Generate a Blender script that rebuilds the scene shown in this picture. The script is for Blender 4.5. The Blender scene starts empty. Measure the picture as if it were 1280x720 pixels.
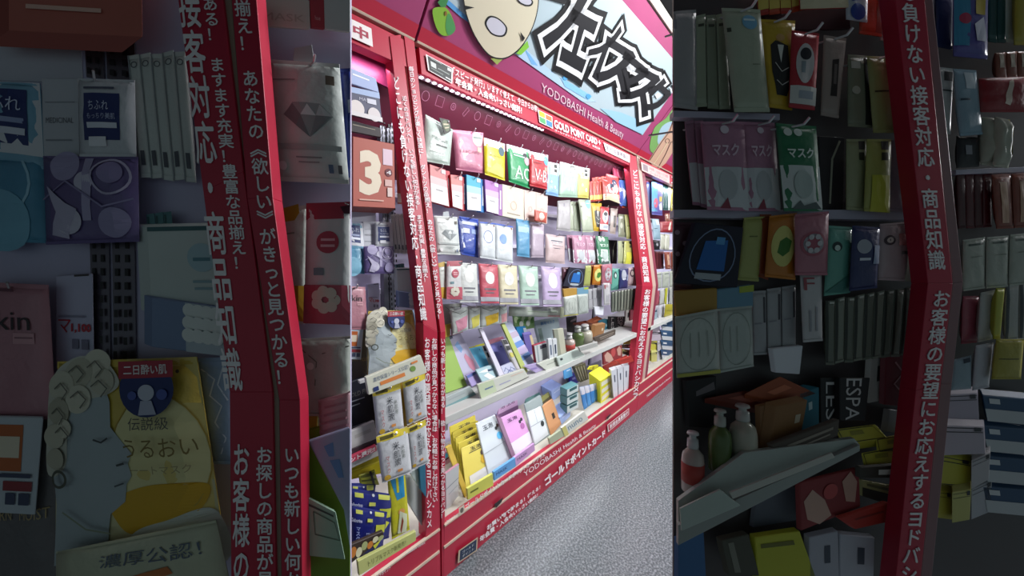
import bpy, math, random
from mathutils import Vector, Matrix, noise
from mathutils.geometry import tessellate_polygon
random.seed(7)
COL = bpy.context.scene.collection
# ---------------------------------------------------------------- camera
# world: x runs along the shelving, -y into it, z up.  The camera stands in the aisle.
F = 433.0
CD, CH = 1.024, 1.45                       # distance from the shelving face, eye height
def _n(v): return v.normalized()
_U = _n(Vector((388, -46, F)))
_D = Vector((-135, 2940, F)); _D = _n(_D - _U * _D.dot(_U))
_Z = -_D
_W = _U.cross(_Z)
if _W.z > 0: _W = -_W
cam_d = bpy.data.cameras.new('camera'); cam = bpy.data.objects.new('camera', cam_d); COL.objects.link(cam)
cam_d.sensor_width = 36.0; cam_d.lens = 36.0 * F / 1280.0; cam_d.clip_start = 0.02
right = Vector((_U.x, -_W.x, _Z.x)); dn = Vector((_U.y, -_W.y, _Z.y)); fw = Vector((_U.z, -_W.z, _Z.z))
m = Matrix((right, -dn, -fw)).transposed().to_4x4(); m.translation = Vector((0, -CD, CH))
cam.matrix_world = m
sc = bpy.context.scene; sc.camera = cam
# ---------------------------------------------------------------- light
wd = bpy.data.worlds.new('world'); sc.world = wd; wd.use_nodes = True
wd.node_tree.nodes['Background'].inputs[0].default_value = (0.70, 0.94, 1.0, 1)
wd.node_tree.nodes['Background'].inputs[1].default_value = 0.12
def area(name, loc, rot, sx, sy, power, col=(1, 1, 1)):
    l = bpy.data.lights.new(name, 'AREA'); l.shape = 'RECTANGLE'; l.size = sx; l.size_y = sy; l.energy = power; l.color = col
    o = bpy.data.objects.new(name, l); COL.objects.link(o); o.location = loc; o.rotation_euler = rot
    return o
for ux, en in ((2.5, 30), (4.5, 36), (6.2, 30)):          # ceiling tubes over the aisle, tipped to the shelves
    area('ceiling_tube_or_fill', (ux, -1.72, 2.88), (math.radians(36), 0, 0), 1.25, 0.10, en, (0.97, 0.98, 1.0))
area('ceiling_tube_or_fill', (1.85, -1.15, 2.9), (math.radians(25), math.radians(25), 0), .7, 0.06, 34, (0.97, 0.98, 1.0))  # fill lamp added to brighten the left bay
area('ceiling_tube_or_fill', (4.0, -3.4, 2.75), (math.radians(58), 0, math.radians(25)), 1.6, 0.12, 62, (0.97, 0.98, 1.0))  # frontal fill lamp added to reach in under the hanging goods
sc.view_settings.view_transform = 'Standard'; sc.view_settings.look = 'None'
sc.view_settings.gamma = 1.0; sc.view_settings.exposure = 0.29
# ---------------------------------------------------------------- materials
def lin(h):
    h = h.lstrip('#')
    if len(h) == 3: h = ''.join(c * 2 for c in h)
    r = []
    for i in (0, 2, 4):
        c = int(h[i:i + 2], 16) / 255
        r.append(c / 12.92 if c <= .04045 else ((c + .055) / 1.055) ** 2.4)
    return (*r, 1)
_mats = {}
def M(h, kind='paper', h2=None):
    key = (h, kind, h2)
    if key in _mats: return _mats[key]
    mt = bpy.data.materials.new('%s_%s' % (kind, h)); mt.use_nodes = True
    nt = mt.node_tree; b = nt.nodes['Principled BSDF']
    c = lin(h)
    rough = dict(paper=.55, film=.4, metal=.35, ink=.5, gloss=.25, paint=.42, matte=.85, emit=.5, clear=.2).get(kind, .5)
    b.inputs['Roughness'].default_value = rough
    if kind == 'emit':
        b.inputs['Emission Color'].default_value = c; b.inputs['Emission Strength'].default_value = 3
    if kind == 'metal': b.inputs['Metallic'].default_value = .8
    if kind == 'ink':
        b.inputs['Base Color'].default_value = c
    else:
        tc = nt.nodes.new('ShaderNodeTexCoord'); ns = nt.nodes.new('ShaderNodeTexNoise')
        ns.inputs['Scale'].default_value = 9 if kind != 'film' else 14
        ns.inputs['Detail'].default_value = 4
        nt.links.new(tc.outputs['Object'], ns.inputs['Vector'])
        mx = nt.nodes.new('ShaderNodeMix'); mx.data_type = 'RGBA'
        d = .86 if kind != 'film' else .78
        c2 = lin(h2) if h2 else (c[0] * d, c[1] * d, c[2] * d, 1)
        mx.inputs[6].default_value = c; mx.inputs[7].default_value = c2
        nt.links.new(ns.outputs['Fac'], mx.inputs[0])
        nt.links.new(mx.outputs[2], b.inputs['Base Color'])
        if kind == 'film':
            bp = nt.nodes.new('ShaderNodeBump'); bp.inputs['Strength'].default_value = .35; bp.inputs['Distance'].default_value = .01
            n2 = nt.nodes.new('ShaderNodeTexNoise'); n2.inputs['Scale'].default_value = 28; n2.inputs['Detail'].default_value = 3
            nt.links.new(tc.outputs['Object'], n2.inputs['Vector'])
            nt.links.new(n2.outputs['Fac'], bp.inputs['Height']); nt.links.new(bp.outputs['Normal'], b.inputs['Normal'])
            b.inputs['Coat Weight'].default_value = .1
    _mats[key] = mt
    return mt
# ---------------------------------------------------------------- object helpers
def tag(o, label=None, cat=None, group=None, kind=None):
    if label: o['label'] = label
    if cat: o['category'] = cat
    if group: o['group'] = group
    if kind: o['kind'] = kind
    return o
def empty(name, loc=(0, 0, 0)):
    o = bpy.data.objects.new(name, None); o.empty_display_size = .05; COL.objects.link(o); o.location = loc
    return o
def mesh(name, vs, fs, mats, parent=None, idx=None, smooth=False):
    me = bpy.data.meshes.new(name); o = bpy.data.objects.new(name, me)
    if parent is not None:
        L = parent.location if parent.parent is None else parent.location + parent.parent.location
        vs = [Vector(v) - L for v in vs]
    me.from_pydata([tuple(v) for v in vs], [], fs)
    for q in (mats if isinstance(mats, (list, tuple)) else [mats]): me.materials.append(q)
    if idx:
        for p, i in zip(me.polygons, idx): p.material_index = i
    if smooth: me.polygons.foreach_set('use_smooth', [True] * len(me.polygons))
    me.update()
    COL.objects.link(o)
    if parent is not None: o.parent = parent
    return o
def bev(o, w=.002, seg=2):
    md = o.modifiers.new('bevel', 'BEVEL'); md.width = w; md.segments = seg; md.limit_method = 'ANGLE'
    return o
# ---------------------------------------------------------------- text
_tc = {}
def glyphs(text, bold=0.0):
    key = (text, bold)
    if key in _tc: return _tc[key]
    c = bpy.data.curves.new('t', 'FONT'); c.body = text; c.resolution_u = 2; c.offset = bold; c.size = 1
    c.fill_mode = 'FRONT'
    o = bpy.data.objects.new('t', c); COL.objects.link(o)
    me = bpy.data.meshes.new_from_object(o)
    vs = [(v.co.x, v.co.y) for v in me.vertices]; fs = [tuple(p.vertices) for p in me.polygons]
    bpy.data.objects.remove(o); bpy.data.curves.remove(c); bpy.data.meshes.remove(me)
    _tc[key] = (vs, fs)
    return vs, fs
def bolded(tx, b):
    gv, gf = glyphs(tx, 0)
    if b >= .03: return glyphs(tx, b)
    if b < .014: return gv, gf
    V, G = [], []
    for dx, dy in ((-b, 0), (b, 0), (0, b), (0, -b)):
        s = len(V); V += [(x + dx, y + dy) for x, y in gv]; G += [tuple(s + i for i in f) for f in gf]
    return V, G
# ---------------------------------------------------------------- projection of a picture ray onto a real plane of the shelving
def ray(px, py):
    d = Vector((px - 640, py - 360, F)); return d.dot(_U), d.dot(_W), d.dot(_Z)
def P(px, py, pl=(0, 0, 0)):
    w0, z0, k = pl
    a, b, c = ray(px, py)
    t = (w0 - CD + k * (CH - z0)) / (b - k * c)
    return Vector((a * t, -(CD + b * t), CH + c * t))
def Pz(px, py, z):
    a, b, c = ray(px, py); t = (z - CH) / c
    return Vector((a * t, -(CD + b * t), z))
def RK(px, py, d):                        # added racks: a plane d metres ahead, facing the camera squarely
    v = Vector((px - 640, py - 360, F)) * (d / F)
    return Vector((v.dot(_U), -(CD + v.dot(_W)), CH + v.dot(_Z)))
RD = 0.80
# ---------------------------------------------------------------- patches
class Patch:
    def __init__(s, c, b=0.0, seed=0, wr=0.0, toward=None):
        s.c = c; s.b = b; s.seed = seed; s.wr = wr
        n = (c[2] - c[0]).cross(c[1] - c[3])
        n = n.normalized() if n.length > 1e-9 else Vector((0, -1, 0))
        t = (toward if toward is not None else Vector((0, -CD, CH))) - (c[0] + c[2]) / 2
        if n.dot(t) < 0: n = -n
        s.n = n
    def size(s): return ((s.c[1] - s.c[0]).length + (s.c[2] - s.c[3]).length) / 2, ((s.c[3] - s.c[0]).length + (s.c[2] - s.c[1]).length) / 2
    def pos(s, u, v, off=0.0):
        c = s.c
        p = c[0] * (1 - u) * (1 - v) + c[1] * u * (1 - v) + c[2] * u * v + c[3] * (1 - u) * v
        if s.b or s.wr:
            cu = min(max(u, 0), 1); cv = min(max(v, 0), 1)
            sh = (1 - (2 * cu - 1) ** 4) * (1 - (2 * cv - 1) ** 4)
            h = s.b * sh + s.wr * sh * noise.noise(Vector((u * 3.1 + s.seed, v * 4.3, s.seed * 1.7)))
            off += max(h, 0)
        return p + s.n * off
def cols(lst):
    out = []
    for c in lst:
        if c not in out: out.append(c)
    return out
def curved_poly(patch, pts, off, vs, fs, idx, i):
    tris = [[pts[a] for a in t] for t in tessellate_polygon([[Vector((u, v, 0)) for u, v in pts]])]
    while tris:
        t = tris.pop()
        L = [(math.hypot(t[a][0] - t[(a + 1) % 3][0], t[a][1] - t[(a + 1) % 3][1]), a) for a in range(3)]
        m_, a = max(L)
        if m_ > .16:
            b, c = (a + 1) % 3, (a + 2) % 3; mid = ((t[a][0] + t[b][0]) / 2, (t[a][1] + t[b][1]) / 2)
            tris += [[t[a], mid, t[c]], [mid, t[b], t[c]]]
        else:
            s = len(vs); vs.extend(patch.pos(u, v, off) for u, v in t); fs.append((s, s + 1, s + 2)); idx.append(i)
def deco(name, patch, ds, parent, kind='ink', base=.0007, step=.0004, clip=None):
    vs, fs, idx, cl = [], [], [], []
    asp = patch.size(); ar = asp[0] / max(asp[1], 1e-6)
    def ci(c):
        if c not in cl: cl.append(c)
        return cl.index(c)
    curved = patch.b > 0 or patch.wr > 0
    for k, d in enumerate(ds):
        off = base + step * k + (.0012 if curved and d[0] in 'TV' else 0); t = d[0]; s = len(vs)
        if t == 'R':
            _, u0, v0, u1, v1, c = d; n = 4 if curved else 1
            i = ci(c)
            for a in range(n + 1):
                for b in range(n + 1): vs.append(patch.pos(u0 + (u1 - u0) * b / n, v0 + (v1 - v0) * a / n, off))
            for a in range(n):
                for b in range(n):
                    q = s + a * (n + 1) + b; fs.append((q, q + 1, q + n + 2, q + n + 1)); idx.append(i)
        elif t in 'EO':
            if t == 'E': _, cu, cv, ru, rv, c = d
            else: _, cu, cv, ru, rv, wdt, c = d
            if rv is None: rv = ru * ar
            i = ci(c); N = 22
            if t == 'E' and curved:
                curved_poly(patch, [(cu + ru * math.cos(2 * math.pi * j / N), cv + rv * math.sin(2 * math.pi * j / N)) for j in range(N)], off, vs, fs, idx, i); continue
            for j in range(N):
                a = 2 * math.pi * j / N
                vs.append(patch.pos(cu + ru * math.cos(a), cv + rv * math.sin(a), off))
                if t == 'O': vs.append(patch.pos(cu + (ru * (1 - wdt)) * math.cos(a), cv + rv * (1 - wdt) * math.sin(a), off))
            if t == 'E':
                vs.append(patch.pos(cu, cv, off))
                for j in range(N): fs.append((s + j, s + (j + 1) % N, s + N)); idx.append(i)
            else:
                for j in range(N):
                    a, b = s + 2 * j, s + 2 * ((j + 1) % N); fs.append((a, b, b + 1, a + 1)); idx.append(i)
        elif t == 'P':
            _, pts, c = d; i = ci(c)
            if not curved:
                for (u, v) in pts: vs.append(patch.pos(u, v, off))
                fs.append(tuple(range(s, s + len(pts)))); idx.append(i)
            else: curved_poly(patch, pts, off, vs, fs, idx, i)
        elif t == 'Q':                      # open stroke: points, width (in u), colour
            _, pts, wdt, c = d; i = ci(c)
            for j, (u, v) in enumerate(pts):
                a = pts[max(j - 1, 0)]; b = pts[min(j + 1, len(pts) - 1)]
                du, dv = (b[0] - a[0]) * ar, b[1] - a[1]; l = math.hypot(du, dv) or 1
                nu, nv = -dv / l * wdt / 2, du / l * wdt / 2 * ar
                vs.append(patch.pos(u + nu, v + nv, off)); vs.append(patch.pos(u - nu, v - nv, off))
            for j in range(len(pts) - 1): fs.append((s + 2 * j, s + 2 * j + 2, s + 2 * j + 3, s + 2 * j + 1)); idx.append(i)
        elif t == 'T':                      # text stretched into a box; optional bold
            _, u0, v0, u1, v1, c, tx = d[:7]; bold = d[7] if len(d) > 7 else .012
            gv, gf = bolded(tx, bold)
            if not gv: continue
            x0 = min(p[0] for p in gv); x1 = max(p[0] for p in gv); y0 = min(p[1] for p in gv); y1 = max(p[1] for p in gv)
            i = ci(c)
            nb = max(len(gv) // (4 if .014 <= bold < .03 else 1), 1)
            for q_, (x, y) in enumerate(gv): vs.append(patch.pos(u0 + (u1 - u0) * (x - x0) / max(x1 - x0, 1e-6), v1 + (v0 - v1) * (y - y0) / max(y1 - y0, 1e-6), off + .0003 * (q_ // nb)))
            for g in gf: fs.append(tuple(s + q for q in g)); idx.append(i)
        elif t == 'X':                      # text turned a quarter, read downwards
            _, u0, v0, u1, v1, c, tx = d[:7]; gv, gf = glyphs(tx, 0)
            x0 = min(p[0] for p in gv); x1 = max(p[0] for p in gv); y0 = min(p[1] for p in gv); y1 = max(p[1] for p in gv); i = ci(c)
            for (x, y) in gv: vs.append(patch.pos(u0 + (u1 - u0) * (y - y0) / (y1 - y0), v0 + (v1 - v0) * (x - x0) / (x1 - x0), off))
            for g in gf: fs.append(tuple(s + q for q in g)); idx.append(i)
        elif t == 'V':                      # vertical text, one glyph per cell
            _, u0, v0, u1, v1, c, tx = d[:7]; bold = d[7] if len(d) > 7 else .02
            i = ci(c); n = len(tx)
            for j, ch in enumerate(tx):
                if ch in ' 　': continue
                if ch == 'ー': ch = '｜'
                gv, gf = bolded(ch, bold); s = len(vs)
                rot = ch in '《》「」【】（）'
                nb = max(len(gv) // (4 if .014 <= bold < .03 else 1), 1)
                for q_, (x, y) in enumerate(gv):
                    y = y + .12
                    if rot: x, y = y, 1 - x
                    vs.append(patch.pos(u0 + (u1 - u0) * x, v0 + (v1 - v0) * (j + 1 - y) / n, off + .0003 * (q_ // nb)))
                for g in gf: fs.append(tuple(s + q for q in g)); idx.append(i)
    if not vs: return None
    if clip: vs = [clip(v) for v in vs]
    return mesh(name, vs, fs, [M(c, kind) for c in cl], parent, idx)
def prism(name, pts, dvec, mat, parent=None, bevel=.0015):
    n = len(pts); vs = list(pts) + [p + dvec for p in pts]
    fs = [tuple(range(n)), tuple(range(2 * n - 1, n - 1, -1))] + [(i, i + n, (i + 1) % n + n, (i + 1) % n) for i in range(n)]
    o = mesh(name, vs, fs, mat, parent)
    import bmesh
    bm = bmesh.new(); bm.from_mesh(o.data); bmesh.ops.recalc_face_normals(bm, faces=bm.faces); bm.to_mesh(o.data); bm.free()
    if bevel: bev(o, bevel)
    return o
INW = Vector((0, 1, 0))
# ---------------------------------------------------------------- product builders
def pouch_mesh(name, pt, th, mat, parent, top=None):
    nx, ny = 8, 10; vs, fs = [], []
    for a in range(ny + 1):
        for b in range(nx + 1): vs.append(pt.pos(b / nx, a / ny, 0))
    N = len(vs)
    for a in range(ny + 1):
        for b in range(nx + 1):
            u, v = b / nx, a / ny; sh = (1 - (2 * u - 1) ** 4) * (1 - (2 * v - 1) ** 4)
            vs.append(Patch.pos(pt, u, v, 0) - pt.n * (max(pt.b * sh + 0, 0) + .0012 + th * sh))
    W = nx + 1
    for a in range(ny):
        for b in range(nx):
            q = a * W + b; fs.append((q, q + 1, q + W + 1, q + W)); fs.append((N + q, N + q + W, N + q + W + 1, N + q + 1))
    rim = [b for b in range(nx)] + [nx + a * W for a in range(ny)] + [ny * W + b for b in range(nx, 0, -1)] + [a * W for a in range(ny, 0, -1)]
    for i in range(len(rim)):
        q, r = rim[i], rim[(i + 1) % len(rim)]; fs.append((q, N + q, N + r, r))
    return mesh(name, vs, fs, mat, parent, smooth=True)
NAMES = dict(pouch='mask_pouch', box='product_box', card='product_card', bottle='lotion_bottle', tray='display_tray', disc='round_sticker')
used_labels = {}
def uniq(l):
    n = used_labels.get(l, 0); used_labels[l] = n + 1
    if n == 0: return l
    return l + ', ' + ['second', 'third', 'fourth', 'fifth', 'sixth', 'seventh', 'eighth', 'ninth', 'tenth', 'eleventh', 'twelfth'][n - 1] + ' such one from the left'
UNIT = {}
def build(kind, pt, col, label, cat, decos, th, parts_name=None, group=None, back=None, mk='film', name=None, hook=None, sidecol=None):
    base = (pt.c[2] + pt.c[3]) / 2
    root = empty(name or NAMES[kind], base); tag(root, label, cat, group)
    if kind == 'pouch':
        pouch_mesh('pouch_body', pt, th, M(col, mk), root)
        w, h = pt.size()
        if h > .07:    # heat-sealed hems
            deco('seal', pt, [('R', 0.0, 0.0, 1, .035, col), ('R', 0, .965, 1, 1, col)], root, kind='paper', base=.0004)
    elif kind == 'disc':
        N = 24; ring = [pt.pos(.5 + .5 * math.cos(2 * math.pi * i / N), .5 + .5 * math.sin(2 * math.pi * i / N)) for i in range(N)]
        prism('card_body', ring, INW * th, M(col, 'paper'), root, 0)
    else:
        if back is None:
            dv = INW * th; q = [p + dv for p in pt.c]
        else: q = back
        vs = list(pt.c) + q
        fs = [(0, 1, 2, 3), (7, 6, 5, 4), (0, 4, 5, 1), (1, 5, 6, 2), (2, 6, 7, 3), (3, 7, 4, 0)]
        mats = [M(col, mk if mk != 'film' else 'paper')]; idx = None
        if sidecol: mats.append(M(sidecol, 'paper')); idx = [0, 0, 1, 1, 1, 1]
        o = mesh('carton' if kind == 'box' else 'card_body', vs, fs, mats, root, idx)
        bev(o, min(.0015, pt.size()[0] * .02), 1)
    if decos: deco('front_print', pt, decos, root)
    if hook: peg_hook(pt.pos(hook, .03) , hook)
    return root
_hook = None
def peg_hook(p, par):
    """short chrome wire with an upturned tip, one shared mesh"""
    global _hook
    if _hook is None:
        path = [Vector((0, .16, 0)), Vector((0, .0, 0)), Vector((0, -.018, .002)), Vector((0, -.026, .014))]
        vs, fs = [], []; R = .0022; n = 6
        for i, q in enumerate(path):
            for j in range(n):
                a = 2 * math.pi * j / n; vs.append(q + Vector((R * math.cos(a), R * math.sin(a) * (i > 1), R * math.sin(a))))
        for i in range(len(path) - 1):
            for j in range(n):
                a = i * n + j; b = i * n + (j + 1) % n; fs.append((a, b, b + n, a + n))
        fs.append(tuple(range((len(path) - 1) * n, len(path) * n)))
        _hook = bpy.data.meshes.new('peg_hook'); _hook.from_pydata([tuple(v) for v in vs], [], fs); _hook.materials.append(M('#d8d8dc', 'metal'))
    u = UNIT['cur']
    o = bpy.data.objects.new('peg_hook', _hook); COL.objects.link(o); o.parent = u; o.location = p - u.location
def quad(s):
    return [tuple(float(x) for x in q.split(',')) for q in s.split()]
HG = (-.10, 1.09, -.19)                   # the leaning plane on which goods hang
def plane_of(pl, q, l):
    if pl == 'h': return (HG[0] + .012 * l, HG[1], HG[2])
    if isinstance(pl, (int, float)): return (pl + .012 * l, 0, 0)
    _, Z, k = pl                          # ('s', z, tilt): stands on a shelf at height z
    mx = (q[2][0] + q[3][0]) / 2; my = (q[2][1] + q[3][1]) / 2
    b = Pz(mx, my, Z); w = min(max(-b.y, -.44), .0) + .005 * (l - 3)
    return (w, Z, -k)
def auto(col, seed, dark='#555a66'):
    r = random.Random(seed); d = []
    y = r.uniform(.16, .3)
    d.append(('R', .2, y, .8, y + .05, dark))
    for i in range(3): 
        y += r.uniform(.08, .12); d.append(('R', .22 + r.random() * .1, y, .62 + r.random() * .2, y + .014, dark))
    return d
SEED = 0
def I(kind, pl, px, col, label, cat='face mask', decos=None, l=0, th=.012, e=False, group=None, off=None, mk='film', name=None, hook=None, bulge=None, side=None, where='cr'):
    """one product.  e=True: picture points read on the enlarged margins, built on the added rack and again on the far shelf."""
    global SEED
    SEED += 1
    q0 = quad(px) if isinstance(px, str) else px
    dd = decos if decos is not None else auto(col, SEED)
    res = []
    jobs = []
    if e:
        if 'c' in where: jobs.append(('c', [(640 + (x - 640) / 3.16, 360 + (y - 360) / 3.16) for x, y in q0]))
        if 'r' in where: jobs.append(('r', q0))
    else: jobs.append(('c', q0))
    for jb, q in jobs:
        if jb == 'c':
            P0 = plane_of(pl, q, l); c = [P(x, y, P0) for x, y in q]; back = None
            if off and kind != 'pouch':
                k = 1 / 3.16 if e else 1
                PB = (P0[0] - th, P0[1], P0[2]); back = [P(x + off[0] * k, y + off[1] * k, PB) for x, y in q]
            lab = label + ', bright shelving' if e else label
            UNIT['cur'] = UNIT['main'] if q[0][0] > 545 and q[0][0] < 800 else (UNIT['left'] if q[0][0] < 600 else UNIT['far'])
        else:
            left = q[0][0] < 600
            lo, hi = (-30, 438) if left else (842, 1310)
            x0 = min(p[0] for p in q); x1 = max(p[0] for p in q)
            if x1 < lo + 4 or x0 > hi - 4: continue
            d = RD - .014 - .012 * max(l, -1)
            c = [RK(x, y, d) for x, y in q]; back = None
            if off and kind != 'pouch': back = [RK(x + off[0], y + off[1], d + .012) for x, y in q]
            lab = label + (', added left rack' if left else ', added right rack')
            UNIT['cur'] = UNIT['rackL' if left else 'rackR']
        w = (c[1] - c[0]).length
        b = bulge if bulge is not None else (min(.012, .06 * w) if kind == 'pouch' else 0)
        pt = Patch(c, b, SEED, b * .5 if kind == 'pouch' else 0)
        r = build(kind, pt, col, uniq(lab), cat, dd, min(th, .01) if (kind == 'pouch' or jb == 'r') else th, None, (group + (', bright shelving' if jb == 'c' else ', added rack')) if group and e else group, back, mk, name, hook, side)
        if jb == 'r':
            # cut cleanly at the margin's edge as the camera sees it
            lim = 438 if left else 842
            for o in [r] + list(r.children_recursive):
                if o.type != 'MESH': continue
                L = r.location
                for v in o.data.vertices:
                    p = v.co + L - Vector((0, -CD, CH))
                    cx, cy, cz = p.dot(right), p.dot(dn), p.dot(fw)
                    X = cx / cz * F + 640
                    if (left and X > lim) or (not left and X < lim):
                        v.co += right * ((lim - 640) / F * cz - cx)
        res.append(r)
    return res
def FAN(n, kind, pl, px, col, label, ordw=None, col2=None, decos=None, **kw):
    """n alike goods standing one beside the other, each an object of its own"""
    q = quad(px)
    words = ['leftmost', 'second', 'third', 'fourth', 'fifth', 'sixth', 'seventh', 'eighth', 'ninth', 'tenth', 'eleventh', 'twelfth']
    for i in range(n):
        a, b = i / n, (i + .93) / n
        tl = tuple(q[0][k] + (q[1][k] - q[0][k]) * a for k in (0, 1)); tr = tuple(q[0][k] + (q[1][k] - q[0][k]) * b for k in (0, 1))
        bl = tuple(q[3][k] + (q[2][k] - q[3][k]) * a for k in (0, 1)); br = tuple(q[3][k] + (q[2][k] - q[3][k]) * b for k in (0, 1))
        j = random.uniform(-.02, .02) * (q[3][1] - q[0][1])
        I(kind, pl, [tl, (tr[0], tr[1] + j), (br[0], br[1] + j), bl], col2 if (col2 and i % 2) else col,
          words[i] + ' of ' + label, decos=decos if decos is not None else [], group='row of ' + label, **kw)
def lathe(name, base, top, prof, mats, parent, seg=20):
    ax = top - base; h = ax.length; ax.normalize()
    x = ax.cross(Vector((0, 1, 0))).normalized(); y = ax.cross(x)
    vs, fs, idx = [], [], []
    for (r, t) in prof:
        for j in range(seg):
            a = 2 * math.pi * j / seg; vs.append(base + ax * h * t + x * r * math.cos(a) + y * r * math.sin(a))
    for i in range(len(prof) - 1):
        for j in range(seg):
            a = i * seg + j; b = i * seg + (j + 1) % seg; fs.append((a, b, b + seg, a + seg))
    fs.append(tuple(range(seg))[::-1]); fs.append(tuple(range((len(prof) - 1) * seg, len(prof) * seg)))
    return mesh(name, vs, fs, mats, parent, smooth=True)
def BOTTLE(pl, bx, by, tx, ty, wpx, col, cap, label, lab2=None, e=True, shape='pump'):
    for jb in ('c', 'r') if e else ('c',):
        s = 1 / 3.16 if (e and jb == 'c') else 1
        f = (lambda x, y: (640 + (x - 640) / 3.16, 360 + (y - 360) / 3.16)) if (e and jb == 'c') else (lambda x, y: (x, y))
        b = f(bx, by); t = f(tx, ty)
        if jb == 'c':
            q = [t, t, b, b]; PP = plane_of(pl, q, 0); B = P(*b, PP); T = P(*t, PP); R = (P(b[0] + wpx * s / 2, b[1], PP) - B).length * .9
        else:
            B = RK(*b, RD - .06); T = RK(*t, RD - .06); R = (RK(b[0] + wpx / 2, b[1], RD - .06) - B).length
        root = empty('lotion_bottle', B); tag(root, uniq(label + ('' if not e else (', bright shelving' if jb == 'c' else ', added right rack'))), 'bottle')
        lathe('bottle_body', B, B + (T - B) * .74, [(R * .86, 0), (R, .03), (R, .7), (R * .9, .86), (R * .5, .97), (R * .42, 1)], M(col, 'gloss'), root)
        lathe('cap', B + (T - B) * .74, T, [(R * .5, 0), (R * .52, .1), (R * .48, .55), (R * .3, .6), (R * .3, .85), (R * .55, .88), (R * .5, 1)], M(cap, 'gloss'), root)
        if lab2:
            o = lathe('bottle_label', B + (T - B) * .18, B + (T - B) * .5, [(R * 1.015, 0), (R * 1.015, 1)], M(lab2, 'paper'), root)
# ---------------------------------------------------------------- room
def boxo(name, x0, x1, y0, y1, z0, z1, mat, parent=None, b=0):
    vs = [(x, y, z) for x in (x0, x1) for y in (y0, y1) for z in (z0, z1)]
    o = mesh(name, vs, [(0, 1, 3, 2), (4, 6, 7, 5), (0, 4, 5, 1), (2, 3, 7, 6), (0, 2, 6, 4), (1, 5, 7, 3)], mat, parent)
    return bev(o, b) if b else o
fl = M('#b9bdbf', 'paint'); nt = fl.node_tree; bs = nt.nodes['Principled BSDF']
tc = nt.nodes.new('ShaderNodeTexCoord'); n1 = nt.nodes.new('ShaderNodeTexNoise'); n1.inputs['Scale'].default_value = 105; n1.inputs['Detail'].default_value = 2.5
cr = nt.nodes.new('ShaderNodeValToRGB'); cr.color_ramp.elements[0].position = .40; cr.color_ramp.elements[0].color = lin('#5b6165'); cr.color_ramp.elements[1].position = .58; cr.color_ramp.elements[1].color = lin('#7f868b')
e = cr.color_ramp.elements.new(.68); e.color = lin('#979ca0')
nt.links.new(tc.outputs['Object'], n1.inputs['Vector']); nt.links.new(n1.outputs['Fac'], cr.inputs[0]); nt.links.new(cr.outputs[0], bs.inputs['Base Color'])
bs.inputs['Roughness'].default_value = .26
tag(boxo('floor', -3, 13, -4.2, .8, -.05, 0, fl), kind='structure')
tag(boxo('ceiling', -3, 13, -4.2, .8, 3.0, 3.05, M('#6e6e70', 'matte')), kind='structure')
tag(boxo('wall_back', -3, 13, .62, .7, 0, 3.0, M('#5b5358', 'matte')), kind='structure')
tag(boxo('wall_right', 12.9, 13, -4.2, .62, 0, 3.0, M('#9a9698', 'matte')), kind='structure')
RED = '#bb2440'; CREAM = '#d9c4b0'
SL = (0, 1.09, -.19)                      # upper half of the frames leans back
def sl(off): return (SL[0] + off, SL[1], SL[2])
V0 = (0, 0, 0)
def SP(u, z, pl): return Vector((u, -(pl[0] + pl[2] * (z - pl[1])), z))
def srect(u0, u1, z0, z1, pl): return [SP(u0, z1, pl), SP(u1, z1, pl), SP(u1, z0, pl), SP(u0, z0, pl)]
def pxq(s, pl): return [P(x, y, pl) for x, y in quad(s)]
def ltext(parent, pl, s, ds, name='lettering'):
    return deco(name, Patch(pxq(s, pl)), ds, parent, base=.0015)
ZB = 2.135
z_low = P(516, 87, SL).z
def unit(u0, u1, label, key):
    r = empty('shelving_unit', ((u0 + u1) / 2, 0, 0)); tag(r, label, 'shelf unit'); UNIT[key] = r
    boxo('back_panel', u0, u1, .46, .48, 0, 2.1, M('#cfc9e4', 'paint'), r)
    prism('header_beam', srect(u0, u1, z_low, ZB, sl(0)), INW * .05, M(RED, 'paint'), r)
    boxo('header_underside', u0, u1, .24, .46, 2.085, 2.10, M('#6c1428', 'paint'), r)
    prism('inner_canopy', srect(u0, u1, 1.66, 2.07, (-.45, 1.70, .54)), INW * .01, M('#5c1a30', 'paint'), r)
    boxo('shelf', u0, u1, -.0, .46, .70, .735, M('#cfd0cc', 'paint'), r, .003)
    boxo('lower_deck', u0, u1, -.0, .46, .22, .25, M('#c9c4b6', 'paint'), r, .002)
    boxo('base_panel', u0, u1, -.005, .03, .0, .255, M(RED, 'paint'), r, .003)
    boxo('base_lip', u0, u1, -.012, .0, .255, .262, M(CREAM, 'paint'), r)
    boxo('base_rail', u0, u1, -.011, -.004, .150, .160, M(CREAM, 'paint'), r)
    for z in (1.17, 1.38, 1.60): boxo('hook_bar', u0, u1, .43, .46, z, z + .022, M('#e9e6f4', 'paint'), r, .003)
    boxo('shelf_bracket', u0 + .01, u0 + .03, .02, .45, .66, .70, M('#a8a8ac', 'metal'), r)
    boxo('led_or_added_channel', u0 + .05, u1 - .05, .10, .115, .69, .70, M('#d8d8e0', 'metal'), r)  # channel added to go with the fill light below
    area('under_shelf_fill', ((u0 + u1) / 2, .12, .686), (math.radians(18), 0, 0), u1 - u0 - .1, .03, 1.7 * (u1 - u0), (.95, .95, 1.0))  # fill light added under the shelf to brighten the lower deck
    return r
main = unit(.80, 2.80, 'tall red-framed shelving bay full of face masks, between the two red posts', 'main')
left = unit(.20, .775, 'red-framed shelving bay cut off left of the double red post', 'left')
far = unit(2.86, 4.9, 'red-framed shelving bay beyond the right-hand red post', 'far')
UNIT['cur'] = main
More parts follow.
